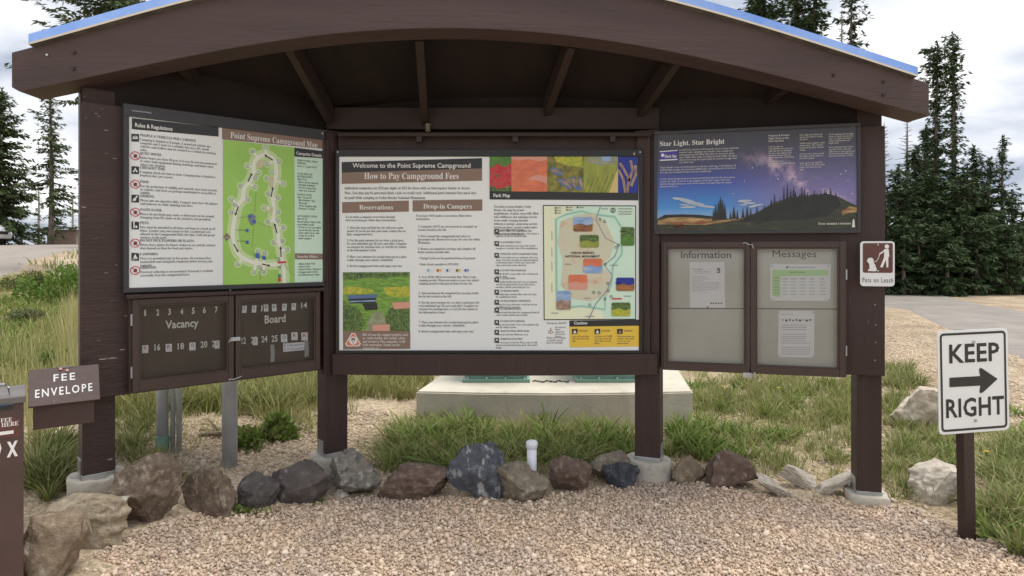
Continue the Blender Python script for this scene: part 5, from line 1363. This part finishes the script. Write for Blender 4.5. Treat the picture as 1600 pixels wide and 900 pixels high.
def inside(P, x, y):
    c = np.zeros(len(x), bool); n = len(P); j = n - 1
    for i in range(n):
        xi, yi, xj, yj = P[i][0], P[i][1], P[j][0], P[j][1]
        with np.errstate(divide='ignore', invalid='ignore'):
            c ^= ((yi > y) != (yj > y)) & (x < (xj - xi) * (y - yi) / (yj - yi) + xi)
        j = i
    return c
def scatter(P, n, g):
    lo, hi = P.min(0), P.max(0); out = []
    tot = 0
    while tot < n:
        q = g.uniform(lo, hi, (n * 2, 2)); q = q[inside(P, q[:, 0], q[:, 1])]; out.append(q); tot += len(q)
        if len(q) == 0: break
    return np.concatenate(out)[:n]
g = np.random.default_rng(11)
apron = np.array([(-2.35, 2.0), (-2.0, 3.3)] + [G2(*p) for p in ((140, 872), (205, 832), (290, 806), (380, 797), (470, 788), (560, 778), (700, 778), (815, 784), (890, 770), (1000, 752), (1100, 756), (1200, 778), (1330, 782), (1430, 795), (1500, 828), (1560, 850), (1600, 872))] + [(3.1, 2.6), (3.2, 2.0)])
mat('gravel_bed', (.38, .31, .25), (.46, .38, .31), scale=14, rough=.95, bump=.8, bscale=60)
Bx = scatter(apron, 84000, g)
zp = gz(Bx[:, 0], Bx[:, 1])
sz = np.clip(np.exp(g.normal(math.log(.0064), .44, len(Bx))), .0040, .026)
pebbles('gravel', np.column_stack([Bx, zp + sz * .25 + g.uniform(0, .008, len(Bx))]), sz,
        [(.40, .31, .25), (.64, .525, .425), (.50, .395, .315), (.72, .62, .51), (.58, .455, .36), (.44, .355, .30), (.78, .70, .60), (.62, .485, .385), (.32, .255, .215), (.67, .56, .45), (.54, .44, .36)], seed=3)
# thinner scatter of stones over the bare soil behind the rocks and along the drive
b1 = scatter(poly_world([(170, 740), (600, 745), (640, 690), (600, 640), (480, 650), (180, 660)]), 5000, g)
b2 = scatter(poly_world([(1050, 740), (1340, 775), (1600, 800), (1600, 600), (1420, 560), (1380, 500), (1100, 600)]), 9000, g)
b3 = scatter(poly_world([(1375, 600), (1480, 640), (1600, 700), (1600, 560), (1470, 510), (1376, 488)]), 6000, g)
b4 = scatter(apron * np.array([1.12, 1.09]), 2600, g)
B_ = np.concatenate([b1, b2, b3, b4]); sz = np.clip(np.exp(g.normal(math.log(.011), .4, len(B_))), .005, .03)
pebbles('loose_stones', np.column_stack([B_, gz(B_[:, 0], B_[:, 1]) + sz * .2]), sz, [(.42, .34, .25), (.58, .49, .38), (.48, .39, .29), (.66, .59, .49), (.38, .31, .24)], seed=4)

# ------------------------------------------------------------------ grass and weeds
def blades(name, base, h, lean, width, cols, seed, droop=.5, az=None, trans=.3):
    """curved tapering blades; base (n,3), h, lean arrays"""
    g = np.random.default_rng(seed); n = len(base)
    a = g.uniform(0, 2 * math.pi, n) if az is None else az
    D = np.stack([np.cos(a), np.sin(a), np.zeros(n)], 1); S = np.stack([-np.sin(a + g.normal(0, .6, n)), np.cos(a), np.zeros(n)], 1)
    V = np.zeros((n, 7, 3)); up = np.array([0, 0, 1.0])
    for i, t in enumerate((0, .4, .75)):
        o = lean * (t ** 1.6) * h; z = h * (t - droop * lean * t * t * .6)
        c = base + D * o[:, None] + up * z[:, None]; w = width * (1, .85, .55)[i]
        V[:, i * 2] = c - S * w[:, None] * .5; V[:, i * 2 + 1] = c + S * w[:, None] * .5
    V[:, 6] = base + D * (lean * h)[:, None] + up * (h * (1 - droop * lean * .6))[:, None]
    k = (np.arange(n) * 7)[:, None]
    Q = np.concatenate([np.array([0, 1, 3, 2])[None] + k, np.array([2, 3, 5, 4])[None] + k, np.array([4, 5, 6, 6])[None] + k])
    # quads plus tip triangles: build as triangles
    T = np.concatenate([Q[:2 * n][:, [0, 1, 2]], Q[:2 * n][:, [0, 2, 3]], Q[2 * n:][:, [0, 1, 2]]])
    if name + '_leaf' not in MATS: ramp_mat(name + '_leaf', cols, .75, trans)
    return V.reshape(-1, 3), T
class Turf:
    def __init__(s, name, cols): s.n, s.c, s.V, s.T, s.k = name, cols, [], [], 0
    def add(s, P, tufts, per, h, width, spread=.05, lean=(.2, .9), seed=0, droop=.5):
        g = np.random.default_rng(seed); C_ = scatter(P, tufts, g)
        for rd in ROADS: C_ = C_[~inside(rd, C_[:, 0], C_[:, 1])]
        tufts = len(C_); n = tufts * per
        if n == 0: return
        th = np.repeat(g.uniform(.65, 1.25, tufts), per); i = np.repeat(np.arange(tufts), per)
        a = g.uniform(0, 2 * math.pi, n); r = spread * np.sqrt(g.uniform(0, 1, n)) * np.repeat(g.uniform(.5, 1.4, tufts), per)
        xy = C_[i] + np.stack([np.cos(a), np.sin(a)], 1) * r[:, None]
        b = np.column_stack([xy, gz(xy[:, 0], xy[:, 1]) - .005])
        V, T = blades(s.n, b, h * th * g.uniform(.5, 1.15, n), g.uniform(*lean, n) * (r / spread * .6 + .5), width * g.uniform(.6, 1.3, n), s.c, seed + 1, droop, a)
        s.V.append(V); s.T.append(T + s.k); s.k += len(V)
    def done(s): return tag(mesh_np(s.n, np.concatenate(s.V), np.concatenate(s.T), s.n + '_leaf'), kind='stuff')
GREEN = [(.11, .145, .036), (.17, .21, .055), (.23, .26, .085), (.14, .18, .05), (.30, .30, .13), (.42, .37, .20), (.19, .235, .06)]
STRAW = [(.50, .43, .20), (.40, .39, .15), (.60, .52, .30), (.30, .33, .11), (.46, .40, .19)]
OLIVE = [(.20, .23, .07), (.27, .29, .095), (.36, .34, .14), (.18, .22, .06), (.46, .41, .21), (.28, .28, .13)]
t = Turf('green_grass', GREEN)
t.add(poly_world([(600, 735), (720, 745), (860, 745), (1000, 725), (1000, 680), (860, 690), (690, 680), (640, 660), (600, 690)]), 80, 34, .18, .008, .08, (.6, 1.8), 21)
t.add(poly_world([(590, 722), (700, 740), (720, 675), (640, 665)]), 16, 46, .23, .009, .09, (.6, 1.9), 22)
t.add(poly_world([(585, 735), (700, 745), (760, 670), (630, 655)]), 40, 22, .15, .008, .09, (.5, 1.8), 31)
t.add(poly_world([(1040, 715), (1330, 765), (1330, 600), (1100, 600), (1075, 670)]), 230, 28, .14, .008, .07, (.4, 1.4), 23)
t.add(poly_world([(1375, 775), (1500, 800), (1500, 640), (1380, 610)]), 150, 34, .15, .008, .07, (.4, 1.4), 24)
t.add(poly_world([(1535, 830), (1600, 880), (1680, 880), (1680, 690), (1560, 690)]), 130, 44, .20, .010, .07, (.5, 1.5), 25)
t.add(poly_world([(40, 770), (105, 790), (125, 700), (60, 680)]), 30, 50, .24, .010, .06, (.5, 1.4), 26)
t.add(poly_world([(178, 715), (225, 720), (235, 650), (180, 650)]), 26, 30, .17, .008, .07, (.4, 1.1), 27)
t.add(poly_world([(246, 748), (290, 752), (292, 742), (250, 738)]), 4, 40, .13, .007, .05, (.5, 1.2), 28)
t.add(poly_world([(1378, 610), (1440, 612), (1430, 575), (1378, 575)]), 24, 46, .22, .010, .10, (.4, 1.1), 29)
t.add(poly_world([(505, 690), (560, 700), (570, 640), (520, 640)]), 4, 14, .30, .005, .04, (.1, .5), 30)
t.done()
t = Turf('meadow_grass', OLIVE)
t.add(poly_world([(170, 640), (235, 655), (290, 632), (380, 648), (440, 662), (500, 630), (520, 600), (500, 560), (170, 560)]), 330, 30, .30, .011, .16, (.3, 1.3), 41)
t.add(poly_world([(170, 720), (240, 735), (340, 690), (500, 690), (500, 630), (170, 630)]), 46, 22, .17, .008, .08, (.4, 1.5), 49)
t.add(poly_world([(500, 622), (660, 622), (680, 570), (500, 560)]), 130, 34, .30, .012, .16, (.3, 1.0), 42)
t.add(poly_world([(1080, 640), (1340, 680), (1345, 585), (1330, 560), (1080, 560)]), 170, 28, .22, .010, .14, (.3, 1.0), 43)
t.add(poly_world([(-60, 660), (130, 640), (130, 470), (-60, 470)]), 460, 24, .13, .011, .17, (.4, 1.3), 44)
t.add(poly_world([(-60, 475), (130, 475), (125, 440), (60, 425), (-60, 450)]), 260, 20, .11, .014, .3, (.4, 1.2), 45)
t.add(poly_world([(1040, 750), (1340, 790), (1500, 800), (1600, 760), (1600, 640), (1080, 660)]), 80, 18, .10, .006, .06, (.3, 1.1), 46)
far = np.array([(-30, 14), (-11, 13), (-2.5, 9), (3.8, 9), (9, 22), (14, 34), (40, 36), (60, 60), (-60, 60), (-40, 36), (-11, 32)])
t.add(far, 2600, 12, .28, .03, .5, (.2, .8), 47)
t.add(np.array([(9, 30), (24, 24.5), (40, 20), (50, 40), (10, 40)]), 700, 24, .35, .03, .5, (.2, .8), 48)
t.done()
t = Turf('dry_grass', STRAW)
t.add(poly_world([(-60, 640), (128, 640), (128, 540), (90, 500), (-60, 560)]), 70, 18, .36, .006, .12, (.05, .35), 51, .2)
t.add(poly_world([(92, 640), (128, 640), (128, 500), (105, 500)]), 50, 30, .50, .006, .10, (.05, .3), 52, .2)
t.add(poly_world([(36, 740), (70, 700), (66, 640), (36, 640)]), 14, 18, .42, .005, .08, (.05, .35), 53, .2)
t.add(poly_world([(170, 655), (500, 640), (520, 590), (170, 590)]), 150, 20, .36, .006, .16, (.1, .9), 54, .4)
t.add(poly_world([(170, 720), (240, 735), (340, 690), (500, 690), (500, 630), (170, 630)]), 50, 16, .20, .004, .08, (.4, 1.6), 57)
t.add(poly_world([(600, 735), (1000, 735), (1000, 680), (640, 660)]), 150, 20, .22, .0045, .09, (.6, 1.9), 55)
t.add(poly_world([(1040, 740), (1600, 800), (1600, 640), (1080, 640)]), 220, 14, .14, .004, .08, (.4, 1.6), 56)
t.done()
# broad leaved weeds: rosettes of wider leaves
WEED = [(.12, .20, .035), (.18, .27, .05), (.10, .16, .03), (.25, .33, .085), (.33, .33, .13), (.15, .24, .04)]
t = Turf('leafy_weeds', WEED)
t.add(poly_world([(1040, 712), (1200, 730), (1240, 680), (1060, 660)]), 60, 16, .16, .020, .06, (.5, 1.1), 61)
t.add(poly_world([(700, 720), (990, 720), (990, 690), (720, 680)]), 90, 15, .17, .020, .06, (.5, 1.1), 62)
t.add(poly_world([(610, 710), (720, 720), (720, 650), (660, 650)]), 34, 15, .18, .019, .06, (.5, 1.1), 66)
t.add(poly_world([(-40, 600), (128, 590), (128, 470), (-40, 470)]), 260, 14, .17, .020, .12, (.4, 1.1), 67)
t.add(poly_world([(1380, 770), (1600, 870), (1660, 800), (1600, 640), (1400, 620)]), 70, 14, .15, .018, .06, (.5, 1.1), 68)
t.add(poly_world([(180, 650), (500, 640), (510, 590), (180, 590)]), 90, 16, .24, .022, .12, (.4, 1.0), 69)
t.add(poly_world([(600, 738), (720, 748), (1000, 728), (1000, 684), (860, 676), (720, 655), (650, 655)]), 74, 17, .24, .020, .10, (.5, 1.7), 81, .6)
t.add(poly_world([(690, 700), (1000, 700), (1000, 676), (690, 668)]), 22, 15, .26, .022, .10, (.4, 1.4), 82, .6)
t.add(poly_world([(1045, 715), (1130, 722), (1110, 665), (1050, 665)]), 24, 15, .22, .022, .07, (.4, 1.2), 83, .6)
t.add(poly_world([(1380, 452), (1420, 447), (1520, 450), (1640, 462), (1640, 446), (1380, 440)]), 260, 16, .42, .07, .4, (.3, 1.0), 84)
t.add(poly_world([(350, 803), (440, 806), (436, 796), (360, 794)]), 8, 26, .06, .010, .04, (.6, 1.2), 63)
t.add(poly_world([(480, 790), (520, 792), (520, 782), (485, 782)]), 3, 20, .05, .009, .03, (.6, 1.2), 64)
t.add(poly_world([(1060, 640), (1340, 680), (1345, 600), (1080, 600)]), 110, 14, .14, .018, .06, (.5, 1.1), 65)
t.done()

def leafy(name, label, px, py, w, h, n, cols, seed, cat='plant', size=.05, group=None):
    """low bush of small leaves on thin stems"""
    g = np.random.default_rng(seed); p = on_ground(px, py)
    o = thing(name, label, cat, tuple(p), 0, group)
    a = g.uniform(0, 2 * math.pi, n); el = np.arcsin(g.uniform(0.02, 1, n)); r = g.uniform(.35, 1, n) ** .45
    ns = 9; sc_ = np.stack([g.uniform(-.42, .42, ns) * w, g.uniform(-.42, .42, ns) * w, np.zeros(ns)], 1); sr = g.uniform(.14, .34, ns); sh = g.uniform(.35, 1.15, ns)
    k_i = g.choice(ns, n, p=sr / sr.sum())
    c = np.stack([np.cos(a) * np.cos(el) * w, np.sin(a) * np.cos(el) * w, np.sin(el) * h], 1) * r[:, None]
    c = c * np.stack([sr[k_i], sr[k_i], sh[k_i]], 1) + sc_[k_i]
    d = c / np.linalg.norm(c, axis=1, keepdims=True) + g.normal(0, .6, (n, 3)); d[:, 2] += .25; d /= np.linalg.norm(d, axis=1, keepdims=True)
    s = np.cross(d, g.normal(size=(n, 3))); s /= np.linalg.norm(s, axis=1, keepdims=True)
    L_ = size * g.uniform(.6, 1.4, n)[:, None]
    V = np.stack([c, c + d * L_ * .5 + s * L_ * .28, c + d * L_, c + d * L_ * .5 - s * L_ * .28], 1).reshape(-1, 3)
    V[:, 2] = np.maximum(V[:, 2], -.02)
    ramp_mat(name + label[:6] + '_leaf', cols, .6, .3)
    mesh_np('foliage', V, np.arange(4 * n).reshape(-1, 4), name + label[:6] + '_leaf', o)
    mb = MB()
    for i in range(14):
        q = c[g.integers(n)]; mb.tube([(q[0] * .1, q[1] * .1, 0), (q[0] * .5, q[1] * .5, q[2] * .55), tuple(q)], [.006, .005, .002], 'weathered_wood', 5, False)
    mb.build('stems', o)
    return o
leafy('green_plant', 'bright green leafy plant on the bare soil right of the steel pole', 414, 692, .40, .19, 1500, WEED, 71, size=.065)
leafy('green_bush', 'big fresh green bush on the bank by the left road', 100, 470, 1.05, .66, 4200, [(.09, .17, .03), (.15, .25, .045), (.20, .29, .07), (.10, .20, .03)], 72, 'bush', .055)
leafy('green_bush', 'deep green low bush behind the fee envelope box', 106, 575, .55, .22, 2200, [(.06, .16, .02), (.10, .22, .03), (.05, .12, .02)], 73, 'bush', .045)
leafy('sage_bush', 'dusty green bush between the grass and the road edge', 40, 500, .55, .16, 1600, [(.12, .15, .06), (.19, .21, .10), (.24, .25, .13)], 74, 'bush', .045)
leafy('sage_bush', 'olive bush at the bend left of the fresh green bush', 56, 452, .8, .34, 2000, [(.12, .16, .05), (.19, .22, .08), (.09, .12, .04)], 75, 'bush', .055)
# fallen branch
o = thing('fallen_branch', 'bleached fallen branch lying behind the steel pole', 'branch', tuple(on_ground(390, 690)))
mb = MB()
def gp(px, py, dz=.02):
    q = on_ground(px, py); return (q.x - o.location.x, q.y - o.location.y, q.z - o.location.z + dz)
mb.tube([gp(310, 686, .03), gp(345, 684, .04), gp(380, 688, .03), gp(412, 694, .025), gp(426, 698, .015)], [.014, .022, .020, .014, .006], 'weathered_wood', 8)
mb.tube([gp(345, 684, .04), gp(330, 676, .09), gp(322, 672, .11)], [.014, .009, .004], 'weathered_wood', 7); mb.tube([gp(380, 688, .03), gp(420, 684, .03), gp(450, 687, .02)], [.012, .008, .004], 'weathered_wood', 7)
mb.build('limb', o, True)
# yellow flowers in the grass
mat('petal', (.80, .50, .02), rough=.6); mat('stem', (.10, .18, .04), rough=.7)
for i, (x_, y_, lab) in enumerate(((1541, 706, 'yellow flower right of the KEEP RIGHT post'), (1130, 604, 'yellow flower in the grass right of the slab'), (1216, 606, 'yellow flower nearest the right post'), (40, 582, 'yellow flower among the straw grass left of the fee envelope lid'))):
    p = on_ground(x_, y_ + 22); o = thing('flower', lab, 'flower', tuple(p), 0, 'yellow wildflowers'); k = .018
    mb = MB(); hz = (22 / F) * p.y; mb.tube([(0, 0, 0), (.005, 0, hz * .5), (0, 0, hz)], .0025, 'stem', 5, False); mb.build('stalk', o)
    mb = MB()
    for q in range(9):
        a = q * 2 * math.pi / 9; mb.poly([(0, 0, hz), (k * math.cos(a - .25), k * math.sin(a - .25) - .004, hz + .008), (k * 1.5 * math.cos(a), k * 1.5 * math.sin(a) - .006, hz + .006), (k * math.cos(a + .25), k * math.sin(a + .25) - .004, hz + .008)], 'petal')
    mb.build('petals', o)

# ------------------------------------------------------------------ conifers
NEEDLE = [(.028, .054, .022), (.046, .080, .030), (.072, .110, .044), (.034, .062, .026), (.105, .140, .062)]
NEEDLE_L = [(.050, .080, .030), (.080, .112, .044), (.115, .145, .062), (.060, .092, .036)]
ramp_mat('needles', NEEDLE, .8, .12); ramp_mat('needles_light', NEEDLE_L, .8, .15)
mat('bark', (.13, .10, .08), (.22, .18, .15), scale=10, rough=.95, bump=.6, stretch=(3, 3, .6))
mat('dead_wood', (.24, .22, .20), (.36, .33, .30), scale=8, rough=.95, stretch=(3, 3, .6))
def conifer(name, label, px, ytop, d, spread, seed, ybase=None, bare=.06, leaf='needles', prof=None, density=1.0, droop=.25, group='conifers beyond the road', gapz=0.0, spray=.27, dead=False, wob=.02):
    g = np.random.default_rng(seed)
    x, y = (px - 800) / F * d, d; z = float(gz(x, y)); H = CAMZ + (HY - ytop) / F * d - z
    o = thing(name, label, 'tree', (x, y, z), 0, group)
    r0 = .010 * H + .04; mb = MB(); ph = g.uniform(0, 6)
    ax = lambda t: (wob * H * .4 * math.sin(t * 3 + ph) * t, wob * H * .4 * math.cos(t * 2.3 + ph) * t)
    ts = np.linspace(0, 1, 9)
    mb.tube([(*ax(t), t * H - (.2 if t == 0 else 0)) for t in ts], [r0 * (1 - t) ** .85 + .012 for t in ts], 'dead_wood' if dead else 'bark', 8)
    prof = prof or (lambda t: (1 - t) ** .75 * min(1, .45 + (t - bare) * 3.2))
    C_, D_, L_ = [], [], []
    step = .135 / density; zt_ = bare * H
    while zt_ < H * .985:
        t = zt_ / H; Rr = spread * prof(t) * g.uniform(.75, 1.15) + .06; nb_ = int(g.integers(2, 5)) if not dead else int(g.integers(1, 4))
        for j in range(nb_):
            a = g.uniform(0, 2 * math.pi); L1 = Rr * g.uniform(.4, 1.2) * (1 + .22 * math.sin(a * 2 + zt_ * 2.1 + seed))
            if g.random() < gapz: continue
            slope = (-.45 + .75 * t) * (1 if not dead else .6) - droop * .3 + g.normal(0, .16)
            cx, cy = ax(t); m = max(2, int(L1 / .14))
            s_ = np.linspace(.12, 1, m); px_ = cx + np.cos(a) * L1 * s_; py_ = cy + np.sin(a) * L1 * s_; pz_ = zt_ + L1 * (slope * s_ + droop * .5 * s_ ** 2)
            if (dead and L1 > .06) or (L1 > .3 and j % 2 == 0): mb.tube([(cx, cy, zt_), (px_[m // 2], py_[m // 2], pz_[m // 2]), (px_[-1], py_[-1], pz_[-1])], [.022, .014, .005], 'dead_wood' if dead else 'bark', 4, False)
            if dead: continue
            kk = 9
            P_ = np.repeat(np.stack([px_, py_, pz_], 1), kk, 0) + g.normal(0, .035, (m * kk, 3))
            side = g.choice([-1, 1], m * kk) * g.uniform(.1, 1.2, m * kk)
            dx = np.cos(a + side); dy = np.sin(a + side); dz = slope * .5 - .35 + g.normal(0, .28, m * kk)
            C_.append(P_); D_.append(np.stack([dx, dy, dz], 1)); L_.append(spray * g.uniform(.5, 1.2, m * kk) * (.55 + .45 * min(1, L1)))
        zt_ += step * g.uniform(.7, 1.3) * (.55 + .6 * (1 - t))
    if not dead:
        tip = np.array([[*ax(1), H - .25 + .12 * i] for i in range(3)] * 5); C_.append(tip); D_.append(g.normal(0, .5, (15, 3)) + np.array([0, 0, .9])); L_.append(np.full(15, .22))
        C_ = np.concatenate(C_); D_ = np.concatenate(D_); L_ = np.concatenate(L_)[:, None]; n = len(C_)
        D_ /= np.linalg.norm(D_, axis=1, keepdims=True); S_ = np.cross(D_, np.array([0, 0, 1.0]) + g.normal(0, .5, (n, 3))); S_ /= np.linalg.norm(S_, axis=1, keepdims=True) + 1e-9
        V = np.stack([C_, C_ + D_ * L_ * .45 + S_ * L_ * .17, C_ + D_ * L_, C_ + D_ * L_ * .45 - S_ * L_ * .17], 1).reshape(-1, 3)
        mesh_np('crown', V, np.arange(4 * n).reshape(-1, 4), leaf, o)
    mb.build('trunk', o, True)
    return o
slim = lambda t: (.55 if t < .6 else .28 + .1 * math.sin(t * 40)) * (1.15 - t) + .05
club = lambda t: (max(.17, .95 - 1.5 * t) if t < .60 else (.125 if t < .88 else .17))
spire = lambda t: max(.11, .92 - 1.62 * t) if t < .55 else max(.085, .13 - .1 * (t - .55))
S = 'spruce'
TREES = [  # right hand stand
 ('spruce', 'tallest spruce with a dense club shaped top above the right beam end', 1462, 68, 29, 2.9, 101, dict(prof=club, bare=.05, density=1.5)),
 ('spruce', 'tall thin spired spruce standing right of the club topped one', 1489, 55, 31, 2.9, 102, dict(prof=spire, bare=.06, density=1.4)),
 ('spruce', 'broad dark spruce low between the pets sign and the club topped spruce', 1432, 232, 28, 2.1, 103, dict(density=1.5)),
 ('spruce', 'small dark pointed spruce behind the pets sign', 1402, 265, 27, 2.0, 104, dict(density=1.4)),
 ('spruce', 'medium spruce right of the two tall ones', 1522, 230, 30, 1.8, 105, dict(density=1.3)),
 ('spruce', 'leaning open spruce with visible trunk right of the stand', 1545, 250, 29, 1.7, 106, dict(gapz=.1)),
 ('spruce', 'lone slim spruce near the right edge with sky on both sides', 1567, 216, 30, 1.35, 107, dict(gapz=.22, bare=.03)),
 ('spruce', 'low spruce cut by the right edge of the picture', 1603, 330, 30, 1.6, 108, {}),
 ('dead_tree', 'thin bare dead tree directly right of the right post', 1383, 190, 30, .9, 109, dict(dead=True)),
 ('dead_tree', 'bare dead tree with twigs under the beam end', 1416, 172, 31, 1.1, 110, dict(dead=True)),
 ('spruce', 'slim dark spruce just left of the club topped one', 1447, 200, 30.5, 1.5, 111, dict(density=1.4)),
 ('spruce', 'thin spruce filling the stand behind the tall spired one', 1506, 270, 27, 1.9, 112, dict(density=1.2)),
 # above the roof
 ('pine', 'dark pine whose crown stands over the right roof slope, furthest left of four', 1190, -60, 22, 1.9, 121, dict(density=1.5, prof=lambda t: .85 * (1.25 - t))),
 ('spruce', 'left of the close pair of spruces above the right roof slope', 1240, -50, 24, 1.15, 122, dict(density=1.4, prof=lambda t: .9 * (1.3 - t))),
 ('spruce', 'right of the close pair of spruces above the right roof slope', 1272, -60, 24, 1.0, 123, dict(density=1.5, prof=lambda t: .9 * (1.3 - t))),
 ('spruce', 'slender open spruce above the right roof slope, furthest right of four', 1329, -25, 25, 1.1, 124, dict(gapz=.2, prof=lambda t: .75 * (1.3 - t))),
 ('dead_tree', 'thin dead stem beside the slender spruce above the roof', 1313, 15, 25, .7, 125, dict(dead=True)),
 ('pine', 'bushy pine standing over the left roof slope', 186, -110, 17, 3.3, 126, dict(leaf='needles_light', prof=lambda t: .9 * (1.2 - t), spray=.20, density=1.7, bare=.55)),
 # left
 ('spruce', 'big dense spruce by the white car at the left edge', 0, 140, 31, 2.0, 131, dict(leaf='needles_light', density=2.0, bare=.02)),
 ('spruce', 'slender open spruce alone against the sky left of the kiosk', 80, 118, 30, 1.3, 132, dict(leaf='needles_light', gapz=.10, spray=.24, prof=lambda t: (1.02 - t) ** .7 * (.9 if t > .1 else .5))),
 ('spruce', 'spruce mostly hidden behind the left post', 146, 205, 27, 1.0, 133, dict(gapz=.2, bare=.45)),
 ('dead_tree', 'dead snag left of the slender open spruce', 60, 285, 38, .5, 134, dict(dead=True)),
 ('dead_tree', 'dead snag right of the slender open spruce', 114, 300, 38, .5, 135, dict(dead=True)),
 ('young_spruce', 'small spruce in the gap left of the slender trunk', 34, 355, 36, .7, 136, {}),
 ('young_spruce', 'low young spruce by the road end left of the brown hut', 60, 366, 36, .6, 137, {}),
]
for nm, lab, px, yt, d, sp, sd_, kw in TREES:
    kw = dict(kw); kw['group'] = 'conifers around the campground'
    conifer(nm, lab, px, yt, d, sp, sd_, **kw)
# dense young growth under the right stand: each its own small tree
for i, (px, yt, d, sp) in enumerate([(1388, 330, 26, 1.2), (1412, 345, 25.5, 1.2), (1436, 350, 25.8, 1.3), (1458, 335, 26, 1.3), (1480, 350, 25.2, 1.2), (1502, 340, 26, 1.3), (1526, 345, 25.6, 1.3), (1548, 340, 26.2, 1.2), (1572, 352, 26, 1.2), (1594, 365, 26.4, 1.2), (1618, 350, 27, 1.4), (1370, 350, 27, 1.3), (1345, 340, 28, 1.4), (1640, 300, 29, 1.8), (1300, 320, 30, 1.6), (1424, 300, 31, 1.5), (1492, 300, 31, 1.5), (1536, 300, 31.5, 1.4), (1580, 310, 32, 1.5)]):
    conifer('young_spruce', 'young dark spruce in the understorey of the stand beyond the right road', px, yt, d, sp, 200 + i, bare=.0, group='young spruces beyond the right road')
# trees out of sight behind the kiosk or past the frame, seen from a step aside
for i, (px, yt, d, sp) in enumerate([(420, 120, 36, 2.0), (560, 90, 40, 2.0), (700, 130, 38, 2.2), (860, 110, 42, 2.2), (1000, 100, 36, 2.0), (1110, 140, 34, 1.9)]):
    conifer('spruce', 'spruce standing in the meadow behind the kiosk', px, yt, d, sp, 300 + i, density=.7, group='spruces hidden behind the kiosk')

# ------------------------------------------------------------------ hut and car at the end of the left road
p = at(96, 388, 33); z = float(gz(p.x, p.y))
o = thing('hut', 'small brown board hut at the end of the left road', 'hut', (p.x, p.y, z))
mat('hut_board', (.20, .15, .125), (.28, .22, .19), scale=5, rough=.9, stretch=(6, 6, .5))
mb = MB(); mb.box((-.75, 0, -.1), (.75, 1.2, .80), 'hut_board', .01); mb.build('wall', o)
mb = MB(); mb.prism([(-.85, .80), (.85, .80), (.85, .86), (-.85, .86)], -.12, 1.32, 'roof_tile', .01); mb.build('roof', o)
mb = MB(); mb.box((-.6, -.03, .3), (-.3, -.001, .62), 'dark_bolt', .01); mb.build('sign_plate', o)
p = at(-82, 386, 29); z = float(gz(p.x, p.y)) + .03
o = thing('parked_car', 'white car nosing into the picture at the left edge', 'car', (p.x, p.y, z), R(12))
mat('car_white', (.80, .81, .82), rough=.25); mat('car_glass', (.02, .025, .03), rough=.08); mat('tyre', (.02, .02, .02), rough=.8); mat('lamp_clear', (.55, .57, .6), rough=.15)
mb = MB(); side = [(-2.2, .35), (-2.15, .75), (-1.9, .95), (-1.3, 1.0), (-.6, 1.45), (.4, 1.47), (1.0, 1.05), (1.75, .93), (2.1, .78), (2.2, .5), (2.15, .28), (-2.1, .25)]
mb.prism(side, -.85, .85, 'car_white', .07); mb.build('body', o, True)
mb = MB(); mb.prism([(-1.15, 1.0), (-.58, 1.38), (.36, 1.40), (.86, 1.02)], -.86, .86, 'car_glass', .02); mb.build('window', o)
mb = MB(); mb.add([(1.02, -.7, 1.06), (1.02, .7, 1.06), (.44, .62, 1.47), (.44, -.62, 1.47)], [(0, 1, 2, 3)], 'car_glass'); mb.build('windscreen', o)
for sx in (-1.35, 1.35):
    for sy in (-1, 1):
        mb = MB(); mb.tube([(sx, sy * .68, .32), (sx, sy * .90, .32)], .32, 'tyre', 20); w_ = mb.build('wheel', o); mb = MB(); mb.tube([(sx, sy * .895, .32), (sx, sy * .91, .32)], .2, 'steel', 14); mb.build('rim', w_)
for sy in (-1, 1):
    mb = MB(); mb.box((2.02, sy * .62 - .16, .62), (2.17, sy * .62 + .16, .76), 'lamp_clear', .03); mb.build('headlight', o)
mb = MB(); mb.box((2.12, -.4, .48), (2.215, .4, .62), 'tyre', .01); mb.build('grille', o)
